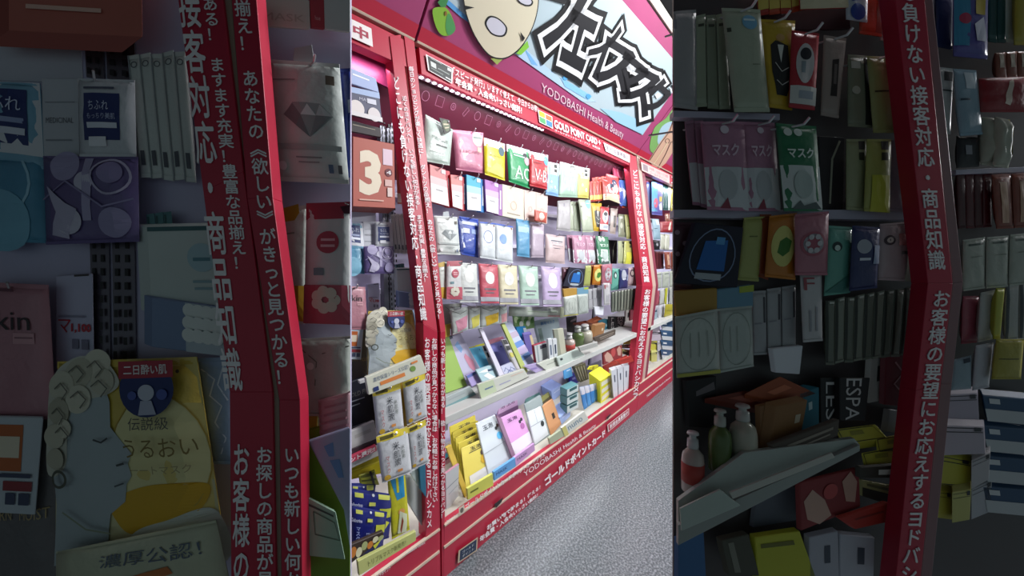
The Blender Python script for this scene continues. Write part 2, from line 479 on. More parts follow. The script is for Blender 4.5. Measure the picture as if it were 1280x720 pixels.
# posts: upper half leaning, lower half upright
def post(parent, up, lo, mat, pu=sl(.004), plw=(.004, 0, 0), d=.05):
    prism('corner_post', pxq(up, pu), INW * d, mat, parent); prism('corner_post', pxq(lo, plw), INW * d, mat, parent)
R_ = M(RED, 'paint')
post(left, '487,45 501,43 547,415 529,404', '529,404 547,415 551,742 533,735', R_)
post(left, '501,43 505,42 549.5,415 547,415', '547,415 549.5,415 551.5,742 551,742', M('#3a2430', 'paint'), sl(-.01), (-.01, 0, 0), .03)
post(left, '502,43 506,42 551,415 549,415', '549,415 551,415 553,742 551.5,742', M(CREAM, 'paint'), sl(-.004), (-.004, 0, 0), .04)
post(main, '505,44 518,52 557,413 550.5,415', '550.5,415 557,413 556,738 552.5,740', R_)
post(main, '786,196 795,195 816,358 803,357', '803,357 816,358 798,516 786,519', R_)
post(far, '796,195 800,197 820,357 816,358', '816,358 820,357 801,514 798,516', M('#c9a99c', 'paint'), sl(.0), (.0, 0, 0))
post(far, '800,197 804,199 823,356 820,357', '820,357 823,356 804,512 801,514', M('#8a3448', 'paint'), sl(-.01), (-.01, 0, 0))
W = '#f3eef0'
tu = sl(.006); tl = (.007, 0, 0)
ltext(left, tu, '490,95 498,95 534,401 525.5,401', [('V', 0, 0, 1, 1, W, 'どこにも負けない接客対応・商品知識', .018)])
ltext(left, tu, '502,120 508,120 524,244 517,244', [('V', 0, 0, 1, 1, W, '近くのヨドバシへ！　いつも新しい何かが')])
ltext(left, tu, '517,244 524,244 536,353 529,353', [('V', 0, 0, 1, 1, W, 'ある！　ますます充実！豊富な品揃え！')])
ltext(left, tl, '530,421 537,421 540,660 533,660', [('V', 0, 0, 1, 1, W, 'お客様の要望にお応えするヨドバシカメ', .018)])
ltext(left, tl, '539,422 546,422 547,634 540,634', [('V', 0, 0, 1, 1, W, 'お探しの商品が見つからない場合は、お気軽にお申し付け下さい。')])
ltext(main, tu, '510,83 516.5,83 536,246 529.5,246', [('V', 0, 0, 1, 1, W, '毎日のショッピングが楽しく快適に！　ダントツの品')])
ltext(main, tu, '530,246 537,246 553,399 546.5,399', [('V', 0, 0, 1, 1, W, '揃え！　あなたの《欲しい》がきっと見つかる！')])
ltext(main, tl, '550.5,422 556.5,422 556,648 550.5,648', [('V', 0, 0, 1, 1, W, 'いつも新しい何かがある！　欲しい物がきっと見つかるヨドバシ！')])
ltext(main, tu, '789.5,212 796.5,212 812,353 804.5,353', [('V', 0, 0, 1, 1, W, 'どこにも負けない接客対応・商品知識', .018)])
ltext(main, tl, '805.5,361 813.5,361 797.5,497 789.5,497', [('V', 0, 0, 1, 1, W, 'お客様の要望にお応えするヨドバシカメラ', .018)])
# header lettering
ltext(main, tu, '532,68 566,86 565,105 535,88', [('R', 0, 0, 1, 1, '#f0ecec'), ('R', .05, .05, .95, .95, '#1d2524'), ('R', .14, .3, .34, .62, '#c8ccc8'), ('R', .78, .12, .93, .3, '#d8d8d8'), ('R', .4, .5, .85, .56, '#9aa39e'), ('R', .12, .74, .6, .79, '#8a938e'), ('R', .7, .8, .92, .87, '#e8e8e8'), ('R', .14, .12, .55, .17, '#9aa39e')], 'card_emblem')
ltext(main, tu, '566,84 672,133 672,141 566,94', [('T', 0, 0, 1, 1, W, '「スピード発行」いますぐ使えて、今日からお得！', .015)])
ltext(main, tu, '569,96 652,134 652,143 569,106', [('T', 0, 0, 1, 1, W, '年会費・入会金いっさい無料！', .03)])
ltext(main, tu, '672,137 690,146 691,161 674,153', [('R', 0, 0, 1, 1, '#f0e6e0'), ('R', .05, .05, .45, .45, '#d8b820'), ('R', .52, .08, .95, .45, '#e87040'), ('R', .05, .52, .45, .95, '#48a060'), ('R', .52, .52, .95, .95, '#3880c8')], 'card_emblem')
ltext(main, tu, '692,149 750,175 751,183 693,160', [('T', 0, 0, 1, 1, W, 'GOLD POINT CARD +', .03)])
ltext(main, tu, '693,161 750,185 750,187.5 693,164', [('T', 0, 0, 1, 1, W, 'ゴールドポイントカード・プラス　新規会員')])
ltext(main, tu, '754,178 787,194 787,203.5 757,189', [('R', 0, 0, 1, 1, '#efe8e6'), ('T', .07, .15, .94, .85, '#8c8088', '新規会員募集中', .03)])
ltext(left, tu, '437,23 464,36 466,59 437,46', [('R', 0, 0, 1, 1, '#e9e4e2'), ('T', -1.2, .16, -.1, .86, '#a83a50', '募集', .03), ('T', .14, .2, .82, .84, '#a83a50', '中', .03)])
ltext(far, tu, '801,202 844,222 844,233 802,213', [('R', 0, 0, .8, 1, '#d8b8b4'), ('R', .04, .15, .16, .85, '#8a7880'), ('T', .2, .15, .75, .5, '#b05060', '年会費・入会金いっさい無料'), ('T', .2, .6, .7, .9, '#b05060', 'ゴールドポイント'), ('T', .84, .1, 1.0, .9, W, 'ス')])
# base lettering
tb = (.013, 0, 0)
ltext(main, tb, '558,650 572,641 572,644 558,653', [('T', 0, 0, 1, 1, W, 'Yodobashi Camera')])
ltext(main, tb, '573,635 580,630 581,640 574,645', [('R', 0, 0, 1, 1, '#d8c8b8'), ('E', .5, .5, .3, .3, '#6c6058')])
ltext(main, tb, '581,630 680,565 681,570 582,637', [('T', 0, 0, 1, 1, W, 'ゴールドポイントカードポイントカードプラス', .02)])
ltext(main, tb, '654,590 744,529 745,534 656,598', [('T', 0, 0, 1, 1, W, 'YODOBASHI Health & Beauty', .01)])
ltext(main, tb, '680,597 756,536 757,544 682,608', [('T', 0, 0, 1, 1, W, 'ゴールドポイントカード', .05)])
ltext(main, tb, '759,531 786,510 786,518 760,540', [('R', 0, 0, 1, 1, '#efe2e0'), ('R', .03, .1, .97, .9, '#b52a44'), ('T', .08, .2, .93, .8, W, '新規会員募集中', .02)])
ltext(main, tb, '608,657 675,606 675,611 609,663', [('T', 0, 0, 1, 1, W, 'お買い物で貯まる！使える！', .03)])
ltext(main, tb, '599,671 672,616 672,621 600,678', [('T', 0, 0, 1, 1, W, '年会費・入会金いっさい無料！', .03)])
ltext(main, tb, '573,688 597,671 596,688 572,704', [('R', 0, 0, 1, 1, '#c8b49c'), ('R', .08, .1, .94, .9, '#20304c'), ('T', .2, .25, .8, .45, '#d8dce0', 'ゴールド'), ('T', .2, .55, .8, .75, '#d8dce0', 'ポイント')], 'card_emblem')
ltext(main, tb, '617,628 629,621 629,629 618,636', [('P', [(0, .3), (1, 0), (.8, .6), (.2, 1)], '#201c20')], 'rail_clip')
ltext(main, tb, '757,521 764,516 764,520 758,525', [('P', [(0, .3), (1, 0), (.8, .6), (.2, 1)], '#201c20')], 'rail_clip')
ltext(left, tb, '508,690 531,676 531,679 508,693', [('T', 0, 0, 1, 1, W, 'Yodobashi Camera')])
ltext(left, tb, '464,722 488,706 488,711 466,728', [('T', 0, 0, 1, 1, W, 'ゴールドポイント')])
ltext(far, tb, '808,494 838,470 838,473 808,498', [('T', 0, 0, 1, 1, W, 'YODOBASHI Health & Beauty', .01)])
# LED strip under the header: an aluminium channel with glowing beads
zl = P(518, 97, sl(-.03)).z
led = boxo('led_or_added_channel', .76, 1.58, .20, .215, zl + .006, zl + .016, M('#d8d8e0', 'metal'), main)
dq = []
for i in range(28):
    u = .765 + i * .029
    dq.append(prism('led_bead', [Vector((u, .175, zl)), Vector((u + .012, .175, zl + .000)), Vector((u + .012, .175, zl - .005)), Vector((u, .175, zl - .005))], INW * .012, M('#f4ecff', 'emit'), main, 0))
area('led_strip_light', (1.8, .21, zl - .012), (math.radians(30), 0, 0), 1.9, .03, 3, (.95, .93, 1.0))
area('led_strip_light', (.5, .21, zl - .012), (math.radians(30), 0, 0), .5, .03, .9, (.9, .9, 1.0))
area('led_strip_light', (3.8, .21, zl - .012), (math.radians(30), 0, 0), 1.8, .03, 3.5, (.95, .93, 1.0))
# faint outline icons printed on the inner canopy
r = random.Random(3)
CP = (-.44, 1.70, .54)
zi = [P(527, 118, CP).z, P(755, 206, CP).z]
for k in range(26):
    u = .86 + k * .072; z = zi[0] + (zi[1] - zi[0]) * k / 25
    c = srect(u, u + .045, z - .022, z + .022, CP)
    kind = k % 4
    d = {0: [('O', .5, .5, .4, .4, .12, '#986078')], 1: [('Q', [(.1, .1), (.9, .1), (.9, .9), (.1, .9), (.1, .1)], .05, '#986078')],
         2: [('O', .5, .5, .3, .3, .15, '#986078'), ('O', .5, .5, .12, .12, .3, '#986078')], 3: [('Q', [(.2, .8), (.6, .1), (.85, .3), (.45, .95), (.2, .8)], .05, '#986078')]}[kind]
    deco('canopy_print', Patch(c), d, main)
# slotted uprights visible in the left bay
for s in ('473,88 480,92 487,400 481,400', '482,95 491,100 494,402 488,402'):
    q = pxq(s, (-.36, 0, 0)); up = prism('slotted_upright', q, INW * .03, M('#8b8b96', 'metal'), left)
    pt = Patch(q); deco('upright_slots', pt, [('R', .12 + .45 * a, i / 46 + .004, .38 + .45 * a, i / 46 + .016, '#15141a') for i in range(46) for a in (0, 1)], up)
prism('inner_canopy', pxq('437,62 489,84 489,112 437,84', (-.25, 0, 0)), INW * .01, M('#a03060', 'paint'), left)
# ---------------------------------------------------------------- signs over the shelving
SG = (-.2, 2.15, .75)
def sgn(off): return (SG[0] + off, SG[1], SG[2])
def sign(u0, u1, label):
    r = empty('header_sign', ((u0 + u1) / 2, .2, 2.15)); tag(r, label, 'sign')
    prism('sign_board', srect(u0, u1, 2.15, 2.672, SG), Vector((0, .03, .02)), M('#ae4a78', 'paint'), r)
    deco('red_border', Patch(srect(u0, u1, 2.15, 2.192, sgn(.0))), [('R', 0, 0, 1, 1, '#b8243e')], r, base=.002)
    prism('lower_trim', srect(u0, u1, 2.146, 2.153, sgn(.006)), Vector((0, .03, 0)), M(CREAM, 'paint'), r)
    prism('upper_trim', srect(u0, u1, 2.672, 2.70, sgn(.012)), Vector((0, .04, .02)), M('#ded6ca', 'paint'), r)
    return r
sm = sign(.79, 2.825, 'large pink header sign with face drawing and black mask lettering')
sleft = sign(.20, .78, 'plain pink header sign panel left of the face drawing')
sr = sign(2.835, 4.9, 'pink header sign with knee and leaf picture at right')
class PXP(Patch):
    def __init__(s, pl):
        s.pl = pl; s.b = s.wr = 0; s.c = None
        n = Vector((0, -1, -.75)).normalized(); s.n = n
    def size(s): return (1, 1)
    def pos(s, u, v, off=0): return P(u, v, s.pl) + s.n * off
def curve(pts, n=8):
    out = []
    m_ = len(pts)
    for i in range(m_):
        p0, p1, p2, p3 = [Vector(pts[(i + j - 1) % m_]) for j in range(4)]
        for k in range(n):
            t = k / n
            v = .5 * ((2 * p1) + (p2 - p0) * t + (2 * p0 - 5 * p1 + 4 * p2 - p3) * t * t + (3 * p1 - p0 - 3 * p2 + p3) * t ** 3)
            out.append((v.x, v.y))
    return out
X = PXP(sgn(.002))
face = curve([(577, -30), (577.5, 0), (583, 24), (593, 47), (608, 67), (622, 73), (636, 70), (652, 56), (666, 30), (672, 0), (670, -40), (625, -80)])
eye = curve([(605, 24), (611, 18.5), (622, 22), (632, 33), (630, 43), (622, 45), (612, 41), (605, 31)])
eye2 = curve([(644, -10), (655, -8), (664, 0), (662, 6), (654, 6), (645, 0)])
pear = curve([(540, 12), (548, 8), (556, 9), (562, 16), (568, 32), (566, 40), (559, 44), (550, 42), (543, 30)])
deco('printed_panel', X, [
    ('P', [(545, -6), (577, 22), (650, 72), (728, 127), (803, 169), (842, 113), (850, 84), (775, -3), (700, -90), (560, -60)], '#b4c6ce'),
    ('P', [(545, -6), (556, -4), (585, 22), (600, 38), (577, 22)], '#5a9ed8'),
    ('P', [(640, 64), (655, 60), (700, 98), (745, 127), (728, 127), (650, 72)], '#b4d0ec'),
    ('P', [(655, 60), (662, 68), (672, 82), (664, 80)], '#7ab4e4'),
    ('P', [(700, 96), (712, 103), (740, 120), (735, 125), (706, 108)], '#8cc4e8'),
    ('P', [(750, 135), (775, 140), (800, 150), (812, 150), (803, 168), (770, 152)], '#9cc8e0'),
    ('E', 706, 97, 3, 3, '#5aa8dc'), ('E', 735, 120, 3, 3, '#5aa8dc'),
    ('P', pear, '#86b83a'), ('P', curve([(560, 16), (568, 32), (566, 40), (559, 43), (556, 30)]), '#4f9a58'),
    ('P', [(546, 2), (552, -5), (562, -8), (556, 8), (550, 8)], '#3f8a4a'), ('E', 556, 16, 1.5, 3, '#8a6a30'),
    ('P', [(644, 66), (658, 50), (660, 58), (650, 68)], '#86c440'), ('P', [(612, 72), (628, 72), (620, 80)], '#9cae5a'),
    ('P', face, '#100e12'),
    ('P', [(625 + (x - 625) * .974, 0 + (y - 0) * .978 - .2) for x, y in face], '#d6cdb4'),
    ('P', eye, '#100e12'), ('P', [(618.5 + (x - 618.5) * .84, 32 + (y - 32) * .84) for x, y in eye], '#c8c6d2'),
    ('P', eye2, '#100e12'), ('P', [(654 + (x - 654) * .8, -1 + (y + 1) * .75) for x, y in eye2], '#c8c6d2'),
    ('P', [(577.5, 5), (591, 8), (578.5, 11)], '#100e12'), ('P', [(648, 38), (654, 46), (651, 51)], '#100e12')], sm, step=.0006)
# six heavy letters with a white contour and a black outer contour
gl = [('フ', [(684, -40), (738, -12), (716, 56), (671, 62)]), ('ェ', [(712, 8), (748, 28), (726, 90), (698, 74)]), ('イ', [(748, 40), (778, 30), (756, 108), (722, 82)]),
      ('ス', [(752, 40), (800, 70), (782, 122), (742, 100)]), ('マ', [(780, 62), (812, 88), (792, 132), (762, 108)]), ('ス', [(792, 78), (830, 98), (806, 150), (770, 120)]), ('ク', [(818, 88), (842, 108), (822, 152), (798, 132)])]
for k, (bold, c, off) in enumerate(((.17, '#100e12', .0075), (.10, '#eef0f2', .0085), (.0, '#18161c', .0095))):
    vs, fs, idx = [], [], []
    for g, q in gl:
        gv, gf = glyphs(g, 0.001 + bold); g0, _ = glyphs(g, .03)
        x0 = min(p[0] for p in g0); x1 = max(p[0] for p in g0); y0 = min(p[1] for p in g0); y1 = max(p[1] for p in g0)
        if bold == 0: gv, gf = glyphs(g, .035)
        s = len(vs); n_ = Vector((0, -1, -.75)).normalized()
        for (x, y) in gv:
            u = (x - x0) / (x1 - x0); v = 1 - (y - y0) / (y1 - y0)
            px = q[0][0] * (1 - u) * (1 - v) + q[1][0] * u * (1 - v) + q[2][0] * u * v + q[3][0] * (1 - u) * v
            py = q[0][1] * (1 - u) * (1 - v) + q[1][1] * u * (1 - v) + q[2][1] * u * v + q[3][1] * (1 - u) * v
            vs.append(P(px, py, SG) + n_ * off)
        fs += [tuple(s + i for i in f) for f in gf]
    mesh('sign_letters', vs, fs, M(c, 'ink'), sm)
ltext(sm, sgn(.003), '677,103 780,164 778,176 676,117', [('T', 0, 0, 1, 1, '#e6cfd8', 'YODOBASHI Health & Beauty', .0)])
deco('printed_panel', X, [('P', curve([(812, 184), (818, 160), (832, 148), (845, 135), (845, 178), (830, 190), (818, 192)]), '#7aa860'),
    ('P', curve([(822, 178), (826, 160), (838, 152), (846, 158), (846, 178), (832, 186)]), '#a8c4d4'),
    ('P', [(811, 200), (826, 176), (836, 162), (843, 146), (848, 150), (846, 182), (832, 204), (820, 214)], '#d0a890'),
    ('Q', [(812, 200), (827, 177), (837, 164), (843, 144)], .9, '#4c2c2c'), ('Q', [(822, 210), (832, 192), (838, 178), (846, 174)], .9, '#4c2c2c'), ('O', 834, 176, 3, 3, .2, '#4c2c2c'),
    ('Q', [(817, 205), (829, 186), (834, 178)], .7, '#e8d8b0')], sr, step=.0005)
# ---------------------------------------------------------------- added racks standing in for the dim enlarged margins
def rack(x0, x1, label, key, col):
    r = empty('added_rack', Pz((x0 + x1) / 2, 1085, 0)); r.location = RK((x0 + x1) / 2, 1078, RD); r.location.z = 0; tag(r, label, 'shelf unit'); UNIT[key] = r
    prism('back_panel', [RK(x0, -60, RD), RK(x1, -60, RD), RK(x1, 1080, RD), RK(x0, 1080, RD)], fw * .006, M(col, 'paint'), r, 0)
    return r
def rq(s, d): return [RK(x, y, d) for x, y in quad(s)]
def rprism(name, s, d, t, col, parent, kind='paint'): return prism(name, rq(s, d), fw * t, M(col, kind), parent, .001)
def rtext(parent, s, d, ds): return deco('lettering', Patch(rq(s, d)), ds, parent, base=.001)
RL = rack(-70, 438, 'added near rack standing in for the dim enlarged left margin', 'rackL', '#bdb8d4')
RR = rack(842, 1340, 'added near rack standing in for the dim enlarged right margin', 'rackR', '#4c4648')
d1 = RD - .10; d2 = RD - .1
for s in ('220,-20 276,-20 304,214 254,240', '254,240 304,214 340,490 287,490', '287,490 340,490 345,740 289,740'): rprism('corner_post', s, d1, .03, RED, RL)
for s in ('288,-20 319,-20 341,248 309,248', '309,248 341,248 375,500 349,500', '349,500 375,500 378,740 352,740'): rprism('corner_post', s, d1, .03, RED, RL)
for s in ('276,-20 288,-20 309,248 304,214', '304,214 309,248 349,500 340,490', '340,490 349,500 352,740 345,740'): rprism('post_joint', s, d1 + .006, .02, '#9a8474', RL)
rtext(RL, '220,-20 248,-20 306,490 280,490', d1, [('V', 0, 0, 1, 1, W, '接客対応・商品知識', .018)])
rtext(RL, '252,-4 272,-4 312,338 292,338', d1, [('V', 0, 0, 1, 1, W, 'ある！　ますます充実！豊富な品揃え！', .02)])
rtext(RL, '292,0 313,0 366,482 345,482', d1, [('V', 0, 0, 1, 1, W, '揃え！　あなたの《欲しい》がきっと見つかる！', .02)])
rtext(RL, '291,552 313,552 313,728 291,728', d1, [('V', 0, 0, 1, 1, W, 'お客様の', .018)])
rtext(RL, '320,557 341,557 343,735 321,735', d1, [('V', 0, 0, 1, 1, W, 'お探しの商品が見', .02)])
rtext(RL, '355,557 375,557 377,735 356,735', d1, [('V', 0, 0, 1, 1, W, 'いつも新しい何か', .02)])
for s in ('1117,-20 1154,-20 1191,354 1160,354', '1160,354 1191,354 1176,480 1145,488', '1145,488 1176,480 1149,740 1118,740'): rprism('corner_post', s, d1, .03, RED, RR)
for s in ('1154,-20 1164,-20 1204,352 1191,354', '1191,354 1204,352 1190,480 1176,480', '1176,480 1190,480 1163,740 1149,740'): rprism('post_joint', s, d1 + .006, .02, '#8a6468', RR)
rtext(RR, '1122,-22 1144,-22 1182,338 1160,338', d1, [('V', 0, 0, 1, 1, W, 'も負けない接客対応・商品知識', .018)])
rtext(RR, '1166,362 1188,362 1145,728 1123,728', d1, [('V', 0, 0, 1, 1, W, 'お客様の要望にお応えするヨドバシ', .018)])
for s in ('105,40 128,42 130,98 108,96', '132,44 168,48 168,100 134,98', '112,298 136,298 138,450 116,450', '140,298 168,298 170,452 142,452'):
    q = rq(s, RD - .004); up = prism('slotted_upright', q, fw * .002, M('#6f6a74', 'metal'), RL, 0)
    n = 4 if s[0] == '1' and '40 ' in s[:8] or '44' in s[:7] else 9
    deco('upright_slots', Patch(q), [('R', .15 + .45 * a, (i + .2) / n, .32 + .45 * a, (i + .75) / n, '#100e14') for i in range(n) for a in (0, 1)], up)
for s in ('842,262 1150,262 1150,275 842,272', '842,138 975,142 975,150 842,146', '1195,212 1290,208 1290,215 1195,218'): rprism('hook_bar', s, RD - .03, .02, '#b9b4c8', RR)
rprism('shelf', '848,657 1075,556 1075,564 848,682', RD - .1, .01, '#9ca29e', RR)
rprism('shelf', '848,626 930,566 1068,548 1075,556 848,657', RD - .09, .01, '#aeb6b0', RR)
for s, c in (('850,636 900,612 926,632 852,664', '#b8c4bc'), ('912,616 1040,566 1044,572 916,624', '#c0c0b8')): rprism('price_rail', s, RD - .112, .004, c, RR)
# ================================================================= goods: L margin (enlarged points)
NV = '#20306a'
I('box', -.10, '11,-240 175,-209 179,46 11,38', '#c06a5c', 'copper pink mask box with a large cream numeral three', 'box', [
    ('T', .14, .16, .66, .82, '#efe0c8', '3', .05), ('R', .7, .1, .94, .34, '#e8ccd8'), ('E', .84, .45, .09, None, '#6a2430'), ('T', .78, .42, .9, .48, '#fff', '4'), ('R', .74, .56, .92, .66, '#e0b8b0'), ('R', .8, .68, .92, .82, '#e8d0c8'), ('R', .14, .88, .7, .9, '#e4b8a8')], e=True, th=.10, l=3, off=(-26, 20), side='#a04a40', mk='paper')
I('card', -.16, '-40,44 102,52 104,104 -40,100', '#c8c8d4', 'pale grey backing card above the blue mask pouch', 'card', [], e=True, l=-1, mk='paper')
lab1 = [('R', 0, .49, 1, 1, '#5a9cc0'), ('R', .0, .06, .86, .42, NV), ('T', .25, .12, .8, .2, '#c8d0e8', 'ちう'), ('R', .2, .24, .8, .29, '#98a4c8'), ('R', .15, .33, .82, .37, '#d8dce8'), ('O', .3, .68, .4, None, .07, '#9cc8dc'), ('E', .45, .9, .35, None, '#7ab4cc')]
I('pouch', -.10, '-45,100 50,104 56,206 -45,208', '#d4d6dc', 'white and blue hanging mask pouch with navy panel and bubbles', decos=[], e=True, l=1, where='')
I('pouch', 'h', '-45,100 50,104 56,212 -45,200', '#7fb2cc', 'blue bubble-printed mask pouch under a white navy-panelled card', decos=[('R', 0, 0, 1, .86, '#d6d8de'), ('R', 0, .1, .86, .75, NV), ('T', .3, .2, .8, .36, '#c8d0e8', 'ちふれ'), ('R', .2, .44, .82, .5, '#98a4c8'), ('R', .1, .56, .84, .64, '#d8dce8')], e=True, l=1, hook=None)
I('pouch', 'h', '-45,200 55,196 57,304 -45,300', '#4f93b4', 'teal blue face sheet mask pouch with two round bubbles', decos=[('O', .42, .32, .46, None, .06, '#9cc8dc'), ('E', .5, .75, .38, None, '#78b0c8')], e=True, l=1)
I('pouch', 'h', '98,98 168,100 170,196 100,196', '#cfd2d8', 'rounded white mask pack with navy flag panel', decos=[('R', .14, .2, .78, .8, NV), ('T', .25, .3, .6, .42, '#c8d0e8', 'ちふれ'), ('T', .24, .46, .72, .54, '#b8c0dc', 'もっちり美肌'), ('R', .22, .58, .74, .65, '#d8dce8'), ('R', .24, .76, .55, .88, '#e8e8ee'), ('R', .15, .12, .7, .15, '#555a70')], e=True, l=2, hook=.3)
I('card', 'h', '52,98 98,98 100,196 54,196', '#c4c6ce', 'pale grey mask pack with small grey lettering', decos=[('T', .1, .5, .85, .57, '#6a6c74', 'MEDICINAL'), ('R', .1, .3, .9, .31, '#888c94'), ('R', .1, .78, .8, .8, '#888c94')], e=True, l=1)
I('pouch', 'h', '54,195 172,196 174,302 58,306', '#675a8c', 'violet face sheet mask pouch with white blossom and bottle picture', decos=[('E', .26, .12, .16, None, '#a49cc0'), ('E', .48, .3, .1, None, '#c8c4d8'), ('R', .47, .03, .56, .75, '#aaa2c4'), ('O', .76, .25, .2, None, .12, '#b8b0cc'), ('E', .76, .2, .12, None, '#8c82ac'), ('E', .32, .75, .14, None, '#c4c0d4'), ('P', [(.08, .35), (.3, .55), (.42, .62), (.3, .95), (.12, .9), (.2, .65)], '#b8b2cc'), ('E', .8, .78, .16, None, '#9a92b8'), ('Q', [(.02, .5), (.3, .3), (.7, .6), (.98, .5)], .02, '#8c84ac')], e=True, l=2)
FAN(5, 'pouch', 'h', '160,70 232,64 246,228 176,222', '#cfd4d0', 'five edge-on white mask pouches beside the left post', e=True, l=1, decos=[('O', .5, .08, .3, None, .25, '#505860'), ('R', .3, .78, .7, .9, '#50545c'), ('R', .0, 0, .12, 1, '#8c9498')], th=.02)
I('card', 'h', '176,96 196,96 200,160 180,160', '#dfe2e0', 'narrow white carton between the edge-on pouches', 'box', [('R', .6, .2, .9, .4, '#303840')], e=True, l=0)
I('card', -.18, '70,345 116,342 118,468 70,462', '#c6c2dc', 'lavender price card with red figures', 'card', [('R', .5, .0, .9, .02, '#40383c'), ('T', .08, .46, .4, .6, '#c03040', 'マ'), ('T', .42, .5, .95, .6, '#c03040', '1,100', .04), ('R', .45, .66, .62, .76, '#7c7890'), ('R', .7, .66, .88, .76, '#7c7890'), ('R', .1, .42, .8, .44, '#8c88a0')], e=True, l=0, mk='paper')
FAN(3, 'box', 'h', '183,268 215,264 218,300 186,300', '#4f7c80', 'three dark teal mask box lids at the left stack', e=True, l=1, decos=[('R', .1, .1, .3, .9, '#28484c')], mk='paper')
I('box', 'h', '184,284 272,282 282,392 190,392', '#cdd6d2', 'white mask box with teal lid and round blue seal', 'box', [('R', 0, 0, 1, .05, '#3c6468'), ('E', .74, .36, .2, None, '#a8c4cc'), ('R', .62, .36, .86, .4, '#5a8894'), ('R', .6, .62, .9, .65, '#8ca8b0'), ('R', .62, .7, .88, .73, '#8ca8b0')], e=True, l=2, off=(-14, -4), mk='paper')
I('box', 'h', '190,372 284,386 288,446 190,434', '#7b8eb0', 'slate blue mask box with white flowers printed on its corner', 'box', [('R', .44, .0, 1, 1, '#b4c0c8')] + [('E', .5 + .12 * (i % 4), .15 + .25 * (i // 4), .09, None, '#dfe4e0') for i in range(12)], e=True, l=3, off=(-10, -4), mk='paper')
SK = '#b8808c'
I('pouch', 'h', '-30,352 60,356 70,524 -30,524', SK, 'dusty pink mask pouch lettered skin', decos=[('T', .2, .2, .8, .34, '#2c2028', 'skin', .0), ('R', .58, .36, .84, .44, '#c8949c'), ('R', .6, .39, .82, .4, '#8a5c68'), ('R', .38, .04, .55, .06, '#6a3c4c')], e=True, l=2, hook=.5)
I('card', -.12, '-30,520 54,522 44,644 -30,640', '#c4ccd4', 'white box with orange window panel', 'box', [('R', .1, .08, .72, .56, '#b8602c'), ('R', .3, .2, .68, .42, '#e0d4bc'), ('R', .45, .66, .92, .76, '#8c3038'), ('R', .5, .78, .66, .9, '#3c4460'), ('R', .72, .78, .9, .9, '#3c4460'), ('R', .4, .58, .9, .62, '#3c4460')], e=True, l=3, mk='paper')
I('pouch', -.13, '-30,520 70,512 74,740 -30,740', '#6a686a', 'dark grey pouch lettered with gold capitals', decos=[('T', .3, .52, .95, .58, '#a89468', 'ORN   MOIST', .0)], e=True, l=1)
# statue pouch
HAIR = '#c8c6b8'
fa = [(u * .86, v) for u, v in [(.05, .14), (.12, .05), (.28, .02), (.42, .1), (.47, .2), (.47, .32), (.53, .37), (.62, .45), (.58, .5), (.6, .56), (.56, .6), (.55, .68), (.44, .74), (.4, .9), (.3, 1.0), (.0, 1.0), (.02, .7), (-.02, .5), (.04, .3)]]
I('pouch', 'h', '72,452 246,446 284,700 70,706', '#d8bc50', 'yellow mask pouch printed with a pale marble statue head', decos=[
    ('R', .5, .0, 1, 1, '#dcc878'), ('R', .0, .6, 1, 1.0, '#d4ccA0'), ('E', .7, .47, .3, .3, '#e2d9a0'), ('O', .7, .47, .31, .31, .02, '#c0a040'), ('P', curve([(.38, .68), (.55, .62), (.75, .6), (.97, .62), (.9, .74), (.7, .78), (.5, .84), (.4, .76)]), '#d8a820'), ('P', curve([(.5, .84), (.7, .78), (.98, .74), (1, 1), (.4, 1)]), '#cdd3cc'),
    ('P', fa, '#a9b4b8'), ('P', curve([(-.02, .08), (.15, -.02), (.35, .0), (.47, .1), (.4, .16), (.2, .2), (.12, .3), (.1, .5), (-.04, .55), (-.05, .3)]), HAIR)] +
    [('E', a, b, c_, None, k_) for a, b, c_, k_ in ((.3, .02, .1, '#d4d0bc'), (.18, .06, .1, '#bcb8a4'), (.06, .12, .1, '#ccc8b4'), (.36, .1, .08, '#c4c0ac'), (.2, .18, .09, '#d0ccb8'), (.05, .24, .09, '#b4b09c'), (.02, .36, .08, '#c8c4b0'), (.1, .32, .06, '#d4d0bc'), (.03, .47, .07, '#bcb8a4'))] +
    [('Q', [(a, b), (a + .05, b - .03), (a + .11, b + .01), (a + .07, b + .05)], .01, '#6c6c60') for a, b in ((.12, .05), (.25, .03), (.02, .13), (.16, .17), (.0, .25), (.3, .12), (.04, .34))] +
    [('Q', [(.32, .37), (.37, .385), (.41, .365)], .012, '#404448'), ('Q', [(.45, .5), (.5, .49)], .014, '#404448'), ('Q', [(.43, .6), (.49, .585)], .01, '#50585c'), ('O', .08, .56, .06, None, .3, '#54584c'), ('Q', [(.1, .72), (.25, .8), (.4, .82)], .012, '#8c9480')] +
    [('T', .56, .27, .82, .33, '#55524c', '伝説級', .01), ('T', .52, .37, .97, .46, '#806c30', 'うるおい', .0), ('T', .55, .5, .92, .54, '#a8986c', 'ーートマスク', .0), ('E', .9, .06, .012, None, '#443c28')], e=True, l=3, bulge=.012)
I('disc', 'h', '148,452 216,450 218,520 150,524', NV, 'round navy seal with a red banner stuck on the statue pouch', 'seal', [('R', 0, 0, 1, .3, '#a8283c'), ('T', .1, .06, .9, .24, '#f0e4e4', '二日酔い肌', .02), ('E', .5, .56, .15, None, '#c0c4d4'), ('P', [(.35, .95), (.4, .7), (.6, .7), (.68, .95)], '#b0b4c8'), ('E', .25, .6, .08, None, '#4858a0'), ('E', .8, .6, .1, None, '#4858a0')], e=True, l=5, th=.003, mk='paper')
